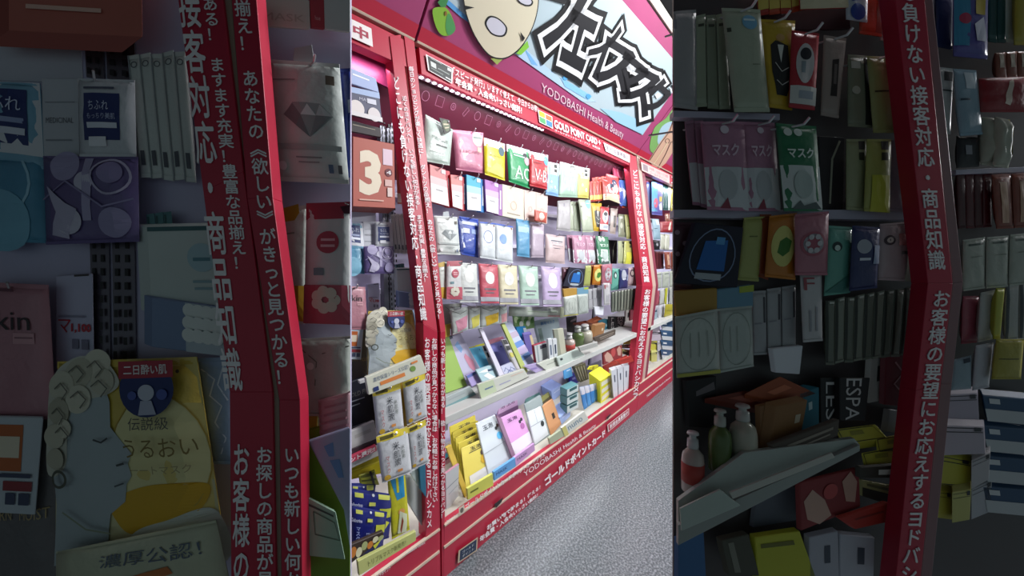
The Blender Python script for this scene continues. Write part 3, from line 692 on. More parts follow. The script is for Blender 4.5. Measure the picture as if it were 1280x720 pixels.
I('pouch', -.20, '246,448 290,446 290,580 268,580', '#93a8c4', 'pale blue sheet mask pouch with white scribble pattern', decos=[('Q', [(.1, .1), (.5, .2), (.3, .35), (.7, .45), (.4, .6), (.8, .75), (.5, .9)], .06, '#d0d8e4'), ('Q', [(.8, .05), (.6, .25), (.9, .4)], .05, '#d0d8e4')], e=True, l=1)
# right of the left posts
W1 = '#d6dcd8'
I('pouch', 'h', '332,74 424,80 436,230 344,226', W1, 'white mask pouch with a faceted grey diamond', decos=[
    ('P', [(.22, .46), (.36, .36), (.72, .36), (.88, .46), (.56, .64)], '#9ca4a4'), ('P', [(.22, .46), (.36, .37), (.46, .46), (.56, .64)], '#767e80'), ('P', [(.46, .46), (.56, .37), (.66, .46)], '#dfe4e4'), ('P', [(.72, .37), (.88, .46), (.66, .46)], '#c6cccc'), ('P', [(.66, .46), (.86, .46), (.57, .63)], '#848c8e'),
    ('R', .82, .12, .93, .2, '#60564c'), ('R', .1, .17, .42, .18, '#8a9090'), ('R', .08, .7, .96, .745, '#a8b0ae'), ('R', .35, .8, .7, .812, '#8a9090'), ('R', .38, .84, .66, .85, '#8a9090'), ('E', .16, .88, .06, None, '#eef0f0'), ('R', .78, .86, .84, .93, '#60708c'), ('R', .9, .86, .95, .93, '#605c60')], e=True, l=2, hook=.62)
I('card', 'h', '368,60 390,56 394,82 366,82', '#b4bcc0', 'small pale hang tag above the diamond pouch', 'tag', [], e=True, l=1, th=.002)
I('pouch', 'h', '424,86 470,84 476,220 434,222', '#2c3f92', 'deep blue mask pouch with white label', decos=[('R', .2, .3, .9, .42, '#c0c8e0'), ('R', .2, .5, .9, .6, '#8090c8'), ('R', .3, .7, .8, .85, '#dfe4f0')], e=True, l=1)
I('card', 'h', '320,-8 387,0 388,36 322,32', '#d8d6cc', 'lower end of a cream mask carton by the post', 'box', [('T', .1, .55, .9, .8, '#b8b4a8', 'MASK')], e=True, l=2, where='r', mk='paper')
I('card', 'h', '387,-4 405,-2 406,36 390,34', '#b84450', 'narrow red carton side', 'box', [('T', .3, .6, .7, .75, '#e8b0b4', 'hue')], e=True, l=2, where='r', mk='paper')
I('card', 'h', '405,-4 438,-2 438,40 406,36', '#d4d6d4', 'pale mint carton end at the rack edge', 'box', [], e=True, l=2, where='r', mk='paper')
I('pouch', 'h', '348,262 384,256 380,405 358,402', '#ced4cc', 'white mask pouch with mustard top and bottom', decos=[('P', [(0, 0), (.7, -.02), (.75, .06), (.6, .12), (0, .12)], '#b89830'), ('R', .0, .68, 1, .98, '#c8a030'), ('R', .2, .22, .6, .235, '#8a9084')], e=True, l=1)
I('pouch', 'h', '383,254 444,252 446,406 380,404', '#d2d4d4', 'white and red mask pouch with red disc and white flower', decos=[('R', 0, 0, 1, .14, '#a03448'), ('P', [(.7, .04), (1, .02), (1, .1), (.8, .1)], '#401828'), ('E', .48, .33, .22, None, '#a83c50'), ('R', .35, .3, .62, .32, '#d8a8b0'), ('R', .35, .35, .62, .37, '#d8a8b0'), ('R', .2, .54, .4, .6, '#6a8c94'), ('R', 0, .68, 1, 1, '#b05060')] + [('E', .45 + .17 * math.cos(a * .9), .8 + .07 * math.sin(a * .9), .11, None, '#ccc8b8') for a in range(7)], e=True, l=2)
I('pouch', -.2, '366,424 440,420 448,520 372,520', '#b6bcb4', 'translucent pale sheet mask bag under the diamond row', decos=[('Q', [(.1, .1), (.4, .3), (.35, .6)], .02, '#70786c'), ('Q', [(.5, .2), (.95, .12)], .02, '#70786c'), ('E', .3, .35, .06, None, '#d8dcd4')], e=True, l=1)
I('pouch', -.2, '398,500 445,488 446,536 400,548', '#c49ca4', 'rose striped mask bag behind the display trays', decos=[('R', 0, .2 + .2 * i, 1, .26 + .2 * i, '#a87884') for i in range(4)], e=True, l=2)
I('card', -.18, '376,508 398,502 396,550 376,556', '#bca43c', 'mustard yellow sample card behind the tray', 'card', [], e=True, l=1)
I('card', -.08, '378,540 438,524 444,730 384,730', '#7c9c2c', 'green side of a display tray by the post', 'tray', [], e=True, l=2, where='r', mk='paper')
I('card', -.06, '386,552 438,535 444,690 432,640', '#a8b0d0', 'lilac tray card with blue drop shapes', 'card', [('P', [(.3, .1), (.55, .08), (.5, .22), (.35, .22)], '#6a94c8'), ('P', [(.35, .26), (.65, .25), (.7, .42), (.5, .44)], '#6a94c8')], e=True, l=4, where='r', mk='paper')
I('card', -.05, '378,618 420,640 432,700 382,695', '#a8c8b0', 'mint mask card with a printed barcode box', 'card', [('R', .1, .1, .9, .14, '#485850'), ('Q', [(.3, .2), (.9, .25), (.95, .6), (.3, .6), (.3, .2)], .03, '#5a7864')], e=True, l=5, where='r', mk='paper')
I('pouch', -.12, '70,690 270,650 290,740 70,745', '#c6c8ac', 'cream shelf talker card with orange wedge lettering', 'card', [('T', .3, .2, .9, .42, '#5c6878', '濃厚公認！', .01), ('P', [(.15, .75), (.7, .5), (.72, .62), (.2, .9)], '#c07038')], e=True, l=6, where='r')
# ================================================================= goods: R margin (enlarged points)
SG_ = '#a9b09c'
I('pouch', 'h', '820,16 870,12 872,138 816,130', '#b0acae', 'mauve grey mask pouch at the left end of the sage row', decos=[('R', .4, .1, .5, .2, '#8c8894')], e=True, l=1)
FAN(3, 'pouch', 'h', '870,20 908,18 914,138 870,134', '#a3ab94', 'three narrow sage mask pouches beside the big one', e=True, l=1, col2='#8f9782', decos=[('R', .2, .1, .8, .13, '#404438')], th=.02)
I('pouch', 'h', '902,10 950,12 962,140 918,140', '#b4bca6', 'big sage mask pouch with sky blue sticker', decos=[('E', .66, .14, .2, None, '#7ab0d0'), ('R', .05, .2, .15, .24, '#404438'), ('R', .5, .11, .8, .13, '#d8ecf4'), ('R', .6, .55, .8, .56, '#8a9280')], e=True, l=3, hook=.5)
FAN(4, 'pouch', 'h', '945,-60 1000,-66 1004,14 948,20', '#b02c20', 'four red and cream snack-like mask pouches', e=True, l=2, col2='#c04828', decos=[('R', 0, .7, 1, .92, '#d8c060')])
I('pouch', 'h', '996,-70 1056,-64 1060,10 1000,12', '#c43c34', 'red mask pouch with white and navy picture', decos=[('P', [(.2, .3), (.5, .15), (.8, .4), (.6, .7), (.3, .65)], '#e8e8ec'), ('E', .5, .3, .14, None, '#20284c'), ('R', 0, .72, 1, 1, '#dccfae')], e=True, l=3)
I('pouch', 'h', '1056,-62 1086,-58 1084,28 1058,24', '#c8ccd8', 'white and royal blue mask pouch', decos=[('R', 0, 0, 1, .3, '#2848a0'), ('P', [(.1, .5), (.9, .4), (.7, .7), (.2, .75)], '#3858a8'), ('E', .5, .88, .35, None, '#28469c')], e=True, l=3)
I('pouch', 'h', '1080,-50 1106,-48 1102,46 1074,42', '#c04c30', 'orange red mask pouch beside the blue one', decos=[('R', .7, 0, 1, 1, '#8c3424')], e=True, l=2)
I('pouch', 'h', '1104,-40 1122,-36 1122,56 1100,50', '#b8c0bc', 'white pouch with teal hem by the red post', decos=[('R', 0, .86, 1, .92, '#487c84')], e=True, l=1)
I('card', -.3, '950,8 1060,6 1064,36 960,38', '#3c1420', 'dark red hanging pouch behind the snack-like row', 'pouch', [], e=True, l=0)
I('pouch', 'h', '950,24 994,26 990,138 962,134', '#d0ac34', 'yellow mask pouch printed with a dark robed figure', decos=[('P', [(.2, .3), (.35, .25), (.75, .3), (.85, .75), (.72, .86), (.3, .86), (.18, .6)], '#2c2c2c'), ('E', .5, .22, .13, None, '#c89c64'), ('P', [(.4, .3), (.6, .3), (.5, .5)], '#dcdcd4'), ('Q', [(.3, .5), (.5, .6), (.75, .55)], .03, '#c8c8c0'), ('Q', [(.3, .7), (.5, .75), (.75, .7)], .03, '#c8c8c0')], e=True, l=2, hook=.4)
I('pouch', 'h', '990,38 1024,42 1018,138 986,134', '#b8323c', 'red mask pouch with white oval picture and pale label', decos=[('E', .5, .42, .33, .26, '#c8c4c4'), ('E', .5, .3, .2, .08, '#282830'), ('R', .35, .4, .5, .55, '#8c98a0'), ('R', 0, .72, 1, .95, '#d0d0cc'), ('R', .3, .78, .85, .88, '#a0a8b4')], e=True, l=3, hook=.5)
I('pouch', 'h', '1030,44 1058,48 1048,148 1026,144', '#a89890', 'narrow greige mask pouch with dark bottle picture', decos=[('P', [(.4, .3), (.7, .28), (.72, .75), (.4, .75)], '#24201e'), ('R', .5, .35, .64, .6, '#6a625e')], e=True, l=2, hook=.5)
I('pouch', 'h', '1060,68 1086,70 1090,160 1060,158', '#868a74', 'olive grey mask pouch with dark side band', decos=[('R', .7, .05, 1, 1, '#2a2a28'), ('E', .3, .5, .18, None, '#b8b8a8'), ('R', .1, .1, .5, .2, '#c8c8bc')], e=True, l=2)
I('pouch', 'h', '1084,70 1134,72 1136,166 1092,166', '#a4a468', 'olive yellow mask pouch with a black tab', decos=[('R', .42, 0, .58, .26, '#24241c'), ('R', .08, .46, .6, .48, '#30301c'), ('R', .68, .1, .95, .5, '#b8b8a0')], e=True, l=3, hook=.3)
FAN(2, 'pouch', 'h', '856,152 880,150 886,260 866,256', '#a87890', 'two edge-on dusky pink pouches', e=True, l=1, decos=[('R', 0, .5, 1, 1, '#c0c4c8')])
PK = [('R', 0, .52, 1, 1, '#cdd0d4'), ('T', .18, .26, .8, .4, '#e0c4d4', 'マスク', .03), ('E', .5, .72, .22, .17, '#b8bcc0'), ('P', [(.3, .98), (.48, .86), (.56, .98)], '#8c3448'), ('E', .5, .1, .1, None, '#e0d0dc')]
I('pouch', 'h', '876,152 930,152 936,264 884,262', '#b8829c', 'pink over white mask pouch with tree silhouette', decos=PK, e=True, l=3, hook=.5)
I('pouch', 'h', '928,152 968,154 976,264 934,264', '#b8829c', 'right-hand pink over white mask pouch beside the green one', decos=PK, e=True, l=2, hook=.5)
I('pouch', 'h', '970,154 1020,158 1028,264 980,264', '#2e7a54', 'green over white mask pouch with white lettering', decos=[('R', 0, .48, 1, 1, '#cdd4d2'), ('T', .18, .28, .82, .4, '#e4ece4', 'マスク', .03), ('E', .24, .1, .1, None, '#dce4dc'), ('E', .48, .1, .1, None, '#dce4dc'), ('E', .5, .7, .24, .16, '#b4c0bc'), ('P', [(.2, .98), (.4, .88), (.5, .94), (.8, .9), (.95, .98)], '#586464')], e=True, l=4, hook=.4)
I('card', -.26, '1024,170 1056,172 1054,264 1026,264', '#241f24', 'dark sheet painting the shade between green and olive pouches', 'card', [('Q', [(.4, .9), (.5, .3), (.8, .05)], .08, '#a8a894')], e=True, l=0)  # dark sheet stands in for the shade of an empty gap
TB = [('R', .55, .03, .85, .15, '#20201c'), ('R', .55, .19, .8, .3, '#3c3c2c')]
I('pouch', 'h', '1058,174 1084,174 1082,264 1058,262', '#a2a680', 'grey green slim mask pouch with dark tab', decos=TB, e=True, l=2)
I('pouch', 'h', '1084,174 1114,174 1112,266 1080,264', '#b0b060', 'yellow green mask pouch with dark tab', decos=TB + [('R', .2, .5, .9, 1, '#c0c040')], e=True, l=3)
I('pouch', 'h', '1112,174 1140,178 1146,266 1110,264', '#ac9cac', 'lilac grey mask pouch with dark tab by the post', decos=TB, e=True, l=2)
I('pouch', -.13, '836,278 868,278 866,364 838,362', '#54303c', 'plum mask pouch with pale speckles', decos=[('E', .3 + .3 * (i % 2), .15 + .16 * i, .1, None, '#a88898') for i in range(5)], e=True, l=1)
I('box', -.13, '870,278 930,284 922,360 842,354', '#14142c', 'navy framed mask pouch with a bright blue jar', 'face mask', [('O', .5, .5, .4, .44, .05, '#7888a8'), ('P', [(.3, .28), (.72, .24), (.74, .75), (.28, .75)], '#1c64b0'), ('R', .5, .2, .66, .32, '#5aa0d8'), ('R', .28, .8, .7, .9, '#a8b0b8')], e=True, l=3)
I('pouch', -.13, '930,272 956,270 948,352 922,350', '#b0b468', 'pale yellow green mask pouch by the navy one', decos=[('R', .3, .3, .7, .32, '#70743c')], e=True, l=2)
I('pouch', -.13, '950,268 964,268 960,350 948,346', '#8c4020', 'brown orange pouch edge behind the leaf mask', decos=[], e=True, l=2)
I('pouch', -.13, '962,270 996,266 994,350 956,346', '#c47820', 'orange mask pouch with pale oval and green leaf', decos=[('E', .5, .5, .4, .32, '#d0cc78'), ('P', [(.3, .6), (.4, .42), (.6, .36), (.8, .42), (.72, .58), (.5, .66)], '#3c7428')], e=True, l=3)
I('pouch', -.13, '994,268 1036,264 1034,344 994,344', '#b87484', 'rose mask pouch with round flower picture', decos=[('E', .5, .5, .38, None, '#a85868'), ('O', .5, .5, .3, None, .3, '#9c98a0')] + [('E', .5 + .18 * math.cos(i * 1.05), .5 + .12 * math.sin(i * 1.05), .08, None, '#c8c4c8') for i in range(6)], e=True, l=4)
I('pouch', -.13, '1036,282 1066,284 1062,366 1030,370', '#68ac9c', 'mint green mask pouch with round black emblem', decos=[('E', .35, .3, .2, None, '#283c3c'), ('E', .35, .32, .12, None, '#c8dcd4'), ('P', [(.0, .95), (.6, .8), (.9, .7), (1, 1)], '#3c7870')], e=True, l=3)
I('pouch', -.13, '1066,282 1100,284 1096,360 1062,364', '#2c3468', 'navy mask pouch with silver round face picture', decos=[('E', .4, .32, .26, None, '#a8acb8'), ('R', .25, .5, .65, .54, '#d8dce8'), ('R', .75, .3, 1, .6, '#9ca8c4')], e=True, l=4)
I('pouch', -.13, '1100,280 1146,276 1142,352 1098,350', '#c8b0b4', 'blush mask pouch with small face emblem', decos=[('E', .22, .3, .14, None, '#504048'), ('E', .22, .3, .08, None, '#dcc8c0'), ('R', .45, .2, .65, .4, '#b86c6c'), ('R', .55, .5, .8, .55, '#403c40'), ('R', .7, .0, 1, 1, '#b8c4b4')], e=True, l=3)
I('card', -.11, '842,364 897,360 897,396 846,396', '#b48c3c', 'mustard header card of the oval-print sheets', 'card', [], e=True, l=3, mk='paper')
I('card', -.11, '897,362 942,356 942,384 897,386', '#6c98b0', 'sky blue header card beside the mustard one', 'card', [('R', .6, .0, 1, .3, '#a8b840')], e=True, l=3, mk='paper')
I('pouch', -.11, '844,396 897,386 900,466 846,472', '#c4cac2', 'white mask sheet with a large thin oval', decos=[('O', .5, .5, .42, .42, .03, '#8c948c'), ('R', .3, .3, .32, .7, '#9ca49c'), ('R', .5, .3, .52, .7, '#9ca49c'), ('R', .7, .3, .72, .7, '#9ca49c'), ('R', 0, .94, 1, 1, '#b8b450')], e=True, l=4)
I('pouch', -.11, '897,386 940,382 942,458 900,466', '#bcc4be', 'second white mask sheet with oval print', decos=[('O', .5, .5, .42, .42, .03, '#8c948c'), ('R', .3, .3, .32, .7, '#9ca49c'), ('R', .5, .3, .52, .7, '#9ca49c')], e=True, l=3)
FAN(3, 'pouch', -.12, '940,364 996,356 996,436 942,444', '#b0b0b4', 'three pale grey sheet mask packs', e=True, l=1, decos=[('R', .75, .1, .9, .5, '#3c3c44'), ('R', .1, .5, .6, .52, '#8c8c94')])
I('pouch', -.10, '1000,340 1027,340 1028,426 1004,428', '#c8c6c8', 'white mask pack with red tick and grey bars', decos=[('T', .1, .08, .6, .26, '#a05058', 'F'), ('R', .3, .55, .4, .85, '#9c9ca4'), ('R', .6, .5, .7, .85, '#9c9ca4')], e=True, l=3)
I('card', -.12, '966,436 1004,432 1000,468 970,466', '#e4e6ee', 'bright white curled price leaflet under the sheets', 'leaflet', [], e=True, l=2, mk='paper')
FAN(10, 'pouch', -.10, '1032,376 1156,356 1148,442 1032,456', '#6c7266', 'ten dark grey green pouches hung edge-on', e=True, l=2, col2='#84897c', decos=[('R', .0, .0, .25, 1, '#30342e'), ('R', .4, .02, .9, .05, '#c8c8c0')], th=.03)
# right of the right post
I('pouch', 'h', '1172,-60 1192,-56 1190,62 1170,58', '#283868', 'navy mask pouch edge right of the post', decos=[], e=True, l=1)
I('pouch', 'h', '1192,-60 1236,-58 1234,74 1192,70', '#5c58a0', 'blue violet mask pouch with red and gold emblem', decos=[('R', 0, 0, .4, .9, '#3c8cb0'), ('E', .25, .65, .16, None, '#b83c5c'), ('R', .55, .45, .85, .6, '#b8a030'), ('P', [(.5, .7), (.8, .62), (.9, .85), (.6, .85)], '#d0d0e0')], e=True, l=3)
FAN(2, 'pouch', 'h', '1236,-56 1258,-54 1258,54 1236,52', '#1c4c4c', 'two dark teal mask pouches', e=True, l=2, decos=[])
I('pouch', 'h', '1256,-60 1272,-58 1270,54 1256,52', '#c4ccc4', 'white mask pouch between teal and yellow', decos=[], e=True, l=2)
I('pouch', 'h', '1270,-60 1292,-58 1292,56 1268,56', '#b4a43c', 'yellow mask pouch at the right edge', decos=[], e=True, l=3)
I('pouch', 'h', '1174,84 1192,86 1188,168 1172,166', '#bcc0c0', 'white slim pouch with black tab', decos=[('R', .3, .06, .9, .2, '#202428'), ('R', .2, .34, .9, .36, '#303438')], e=True, l=2)
I('pouch', 'h', '1192,86 1220,88 1228,168 1200,170', '#8ca8b8', 'light blue slim mask pouch with white hem', decos=[('R', .4, .05, .8, .3, '#c8d4dc'), ('R', .1, .45, .5, .48, '#384858')], e=True, l=3)
FAN(3, 'pouch', 'h', '1244,66 1286,64 1286,98 1246,98', '#8c5040', 'three brown and cream pouch tops', e=True, l=2, decos=[('R', .3, .1, .7, .6, '#c8b8a8')])
I('pouch', 'h', '1224,98 1290,96 1290,140 1226,140', '#94242c', 'dark red mask pouch with white brush mark', decos=[('P', [(.5, .15), (.58, .1), (.5, .85), (.38, .8)], '#d8c8b8')], e=True, l=3)
I('pouch', 'h', '1226,146 1244,148 1242,208 1226,206', '#b4b4a4', 'pale gourd-shaped mask pouch', decos=[], e=True, l=2, bulge=.012)
I('pouch', 'h', '1244,146 1262,150 1260,210 1242,208', '#bcbcac', 'pale gourd-shaped mask pouch beside its twin', decos=[('R', .85, 0, 1, 1, '#c0b050')], e=True, l=3, bulge=.012)
I('pouch', -.12, '1196,170 1224,172 1224,208 1196,210', '#1c1a20', 'small black pouch right of the post', decos=[('R', .3, .3, .6, .6, '#8c8c94')], e=True, l=2)
FAN(4, 'pouch', -.14, '1196,214 1240,216 1240,284 1198,286', '#4c1018', 'four dark maroon pouches edge-on', e=True, l=1, col2='#5c1820', decos=[])
FAN(2, 'pouch', -.12, '1240,218 1290,216 1290,284 1246,286', '#8c4434', 'two rust brown mask pouches', e=True, l=2, decos=[('R', .3, .15, .7, .9, '#c49c84')])
FAN(3, 'pouch', -.12, '1204,300 1292,290 1290,354 1204,364', '#b4b8ac', 'three pale grey green mask pouches right of the post', e=True, l=2, decos=[('R', .2, .1, .9, .14, '#3c4c44'), ('R', .3, .35, .8, .37, '#888c80')])
I('pouch', -.12, '1204,370 1224,370 1222,428 1202,430', '#a85060', 'dusky rose slim pouch', decos=[], e=True, l=1)
I('pouch', -.12, '1226,366 1246,362 1240,424 1222,428', '#c0c0bc', 'white slim pouch between rose and lime', decos=[], e=True, l=2)
I('pouch', -.12, '1246,360 1256,360 1250,424 1242,424', '#b8b83c', 'lime slim pouch edge', decos=[], e=True, l=3)
FAN(2, 'pouch', -.12, '1258,358 1292,352 1292,424 1256,426', '#b0b0ac', 'two white grey slim pouches', e=True, l=2, decos=[('R', 0, 0, .2, 1, '#484c50')])
I('pouch', -.10, '1246,424 1280,424 1276,474 1240,474', '#a89c30', 'yellow ochre mask pouch with a dark line', decos=[('R', .1, .48, .8, .5, '#403c18')], e=True, l=4)
I('pouch', -.12, '1192,450 1214,444 1214,486 1188,488', '#8ca0ac', 'pale blue pouch with navy tab', decos=[('R', .5, .05, .9, .18, '#20283c')], e=True, l=3)
I('pouch', -.12, '1220,432 1242,428 1236,484 1216,488', '#bcbcc4', 'white pouch left of the ochre one', decos=[], e=True, l=3)
# shelf goods, R margin
S1 = ('s', .74, .0)
I('card', -.30, '858,476 896,470 894,536 862,534', '#1c181c', 'black brochure with a pale flash', 'brochure', [('P', [(.3, .25), (.9, .1), (.95, .25), (.3, .35)], '#70686c')], e=True, l=0, mk='paper')
I('box', -.26, '880,498 930,488 1006,500 950,512', '#7c3020', 'brown red flat mask pack lying on its pile', 'box', [('R', .3, .2, .7, .6, '#a04c38')], e=True, l=1, off=(0, 6), mk='paper')
I('box', -.26, '930,492 975,470 1022,492 980,506', '#a04c28', 'rust orange flat mask pack on top of the pile', 'box', [('R', .3, .3, .8, .5, '#c46c48')], e=True, l=2, off=(0, 6), mk='paper')
I('card', -.24, '1000,492 1024,484 1024,530 1004,542', '#287488', 'teal mask pack behind the kraft cards', 'box', [('R', .4, .3, .6, .5, '#b8d0d4')], e=True, l=2, off=(-20, -4), mk='paper')
FAN(2, 'card', -.20, '950,508 996,498 980,560 952,566', '#8c6038', 'two kraft brown mask cards standing in a tray', e=True, l=3, decos=[], mk='paper')
I('box', -.16, '970,508 1010,500 1000,552 962,564', '#94683c', 'foremost kraft brown mask box with white stamp', 'box', [('R', .68, .3, .84, .5, '#c8b8a0')], e=True, l=4, off=(-14, -6), mk='paper')
I('card', -.10, '964,556 1050,524 1048,545 976,578', '#54483f', 'dark brown tilted price tray with grey print', 'tray', [('R', .2, .3, .9, .45, '#94887c'), ('R', .2, .6, .85, .7, '#94887c')], e=True, l=6, mk='paper')
ES = [('X', .2, .02, .72, .98, '#c8c4c4', 'ESPA')]
I('box', -.22, '1026,472 1050,472 1050,526 1026,528', '#141216', 'black box lettered with tall pale capitals, left one', 'box', [('X', .25, .1, .8, .95, '#c8c4c4', 'LES')], e=True, l=2, off=(-8, 0), mk='paper')
I('box', -.22, '1050,472 1088,472 1082,526 1050,526', '#18161a', 'black box with four sideways pale capitals beside kraft boxes', 'box', ES, e=True, l=3, off=(-8, 0), mk='paper')
I('card', -.24, '1090,440 1110,436 1106,500 1086,504', '#c0bcb8', 'white and black mask card left of the red poster', 'card', [('R', .4, .3, .9, .6, '#242226')], e=True, l=1, mk='paper')
I('card', -.24, '1108,440 1146,436 1140,510 1106,506', '#7c2434', 'wine red mask pouch with pale scrawl', 'pouch', [('Q', [(.3, .2), (.6, .4), (.3, .6), (.7, .8)], .06, '#c08c94')], e=True, l=2)
I('card', -.24, '1112,512 1144,516 1138,545 1108,540', '#a0a0a4', 'grey lavender carton under the wine red pouch', 'box', [], e=True, l=1, mk='paper')
BOTTLE(S1, 866, 614, 866, 540, 26, '#b8a8a0', '#c8c8c8', 'pale pink lotion bottle with orange red label', '#b04038')
BOTTLE(S1, 900, 588, 900, 512, 26, '#586c3c', '#b4b8b0', 'olive green lotion bottle with silver cap')
BOTTLE(S1, 930, 580, 928, 506, 30, '#b4b0a0', '#c0c0bc', 'cream lotion bottle right of the green one', None)
I('card', -.04, '904,594 978,572 980,590 912,612', '#b4b4b0', 'white tilted price card holder on the shelf edge', 'price tag', [('R', .05, .3, .9, .36, '#8a8a88'), ('R', .05, .6, .9, .66, '#8a8a88')], e=True, l=6, mk='paper')
YL = '#c0b840'
for q_, lb in (('1044,536 1094,530 1110,548 1052,556', 'rear yellow lidded black mask box'), ('1094,548 1140,540 1142,562 1096,566', 'right yellow lidded black mask box'), ('1076,566 1130,556 1132,580 1080,584', 'front yellow lidded black mask box')):
    I('box', -.16, q_, YL, lb, 'box', [('Q', [(.05, .1), (.9, .08), (.95, .9), (.08, .92), (.05, .1)], .02, '#2c2c18'), ('R', .3, .25, .6, .5, '#8c8830')], e=True, l=3, off=(4, 8), mk='paper')
I('box', -.12, '1076,584 1132,580 1130,598 1076,598', '#38342c', 'dark box body with white sticker under the yellow lid', 'box', [('R', .4, .3, .7, .7, '#c8c8c0')], e=True, l=4, mk='paper')
I('box', -.11, '1078,600 1130,610 1126,636 1078,620', '#9c9460', 'lower khaki and black mask box of the stack', 'box', [('R', 0, .45, 1, 1, '#242018'), ('R', .1, .15, .8, .3, '#5c5838')], e=True, l=3, mk='paper')
I('card', -.05, '1000,604 1074,586 1076,634 1002,664', '#8c2c30', 'red leaflet printed with pale hands', 'leaflet', [('P', [(.05, .4), (.2, .2), (.4, .5), (.5, .9), (.3, 1), (.1, .8)], '#c8a090'), ('P', [(.7, .2), (.85, .0), (.95, .3), (.9, .8), (.75, .7)], '#c09484'), ('E', .5, .35, .12, None, '#b84848')], e=True, l=3, mk='paper')
I('card', -.05, '1050,648 1112,628 1124,650 1070,662', '#b02c20', 'bright red orange sheet on the lower deck', 'leaflet', [('R', .2, .3, .8, .4, '#802018')], e=True, l=4, mk='paper')
I('box', -.15, '950,596 1000,612 1002,650 942,660', '#686c78', 'slate grey backing board of the lower deck', 'board', [], e=True, l=0, where='r', mk='paper')
GB = [('Q', [(.04, .06), (.96, .06), (.96, .2), (.04, .2)], .02, '#2c2c30'), ('R', .76, .02, .92, .16, '#2c2c34')]
for i, (q_, c_, lb) in enumerate((('1180,494 1222,492 1224,530 1180,530', '#b4a8b8', 'topmost lilac white mask box right of the post'), ('1176,532 1230,534 1232,568 1176,570', '#b8acb8', 'middle lilac white mask box right of the post'),
        ('1166,566 1214,576 1214,608 1164,604', YL, 'yellow lidded cream box under the lilac ones'), ('1214,576 1238,566 1236,600 1214,612', '#b8b4b8', 'white box end beside the yellow lid'), ('1162,612 1190,616 1190,650 1160,646', '#b8b040', 'lower yellow mask box by the post'),
        ('1190,616 1214,612 1212,650 1190,654', '#c0bc70', 'lower cream yellow box end'), ('1214,612 1240,600 1238,640 1214,650', '#b4b4bc', 'lower white box end'))):
    I('box', -.12, q_, c_, lb, 'box', GB, e=True, l=2 + (i % 2), off=(0, -10), mk='paper')
for q_, c_, lb, dd in (('944,672 1000,664 1036,700 1034,760 950,760', '#c0c034', 'yellow display carton at the foot of the near rack', [('R', .1, .1, .8, .16, '#6c6c20')]), ('1012,672 1048,664 1050,740 1012,740', '#b4b4c0', 'left rounded white tube box low on the near rack', [('R', .5, .2, .7, .5, '#404858')]), ('1050,668 1094,672 1092,740 1050,740', '#bcbcc8', 'right rounded white tube box low on the near rack', [('R', .5, .2, .7, .5, '#404858')]), ('848,676 880,664 884,740 848,740', '#3c6ca0', 'blue box at the rack edge', []), ('902,676 936,668 950,720 912,720', '#4c4c40', 'dark booklets leaning low on the near rack', [('R', .2, .1, .4, .9, '#7c7c70')])):
    Q_ = quad(q_); Q_ = [Q_[0], Q_[1], Q_[-2], Q_[-1]]
    I('box', -.1, Q_, c_, lb, 'box', dd, e=True, l=3, off=(-8, -6), where='r', mk='paper')
for i in range(4):
    y = 494 + i * 38
    I('box', -.10, '1228,%d 1296,%d 1296,%d 1234,%d' % (y, y + 6, y + 38, y + 32), '#24486c', ['topmost', 'second', 'third', 'lowest'][i] + ' blue lidded mask box of the right-hand stack', 'box', [('R', 0, .52, 1, 1, '#b8bcc0'), ('R', .1, .1, .3, .3, '#c8ccd0')], e=True, l=2, off=(-4, -9), mk='paper')
# ================================================================= shelf-only goods, picture points read directly
def C(*a, **k): return I(*a, **k)
# left bay, top
C('box', -.14, '437,108 474,116 478,153 437,143', '#5a5c74', 'slate blue mask pack with pale sheep-like blossoms', 'face mask', [('R', 0, 0, 1, .2, '#a8bce0'), ('T', .3, .3, .7, .4, '#d0d0e0', 'MASK'), ('R', .55, .28, .85, .45, '#d8d8e4'), ('E', .2, .72, .24, None, '#e4dcd8'), ('E', .75, .8, .2, None, '#e0d8d8'), ('R', 0, .84, 1, 1, '#e4e0e0')], l=1)  # pale blue top band is strip-light glare painted on
C('card', -.16, '437,84 470,98 474,116 437,104', '#b4c4ec', 'glossy pale blue card top catching the strip light', 'card', [('R', .1, .3, .7, .4, '#fff')], l=0)  # glare of the strip light put into the card colour and white bar
C('tray', -.16, '437,150 476,160 477,172 437,164', '#2c2226', 'black wire tray above the copper box', 'tray', [('R', .1, .3, .8, .36, '#a09884')], l=1)
C('pouch', -.2, '494,150 506,150 512,205 496,205', '#b8c4d8', 'pale blue white pouch tucked behind the left post', decos=[], l=0)
C('pouch', -.2, '495,200 508,205 512,255 497,255', '#b85c50', 'brick red pouch tucked behind the left post', decos=[('R', 0, .75, 1, 1, '#c8c8bc')], l=0)
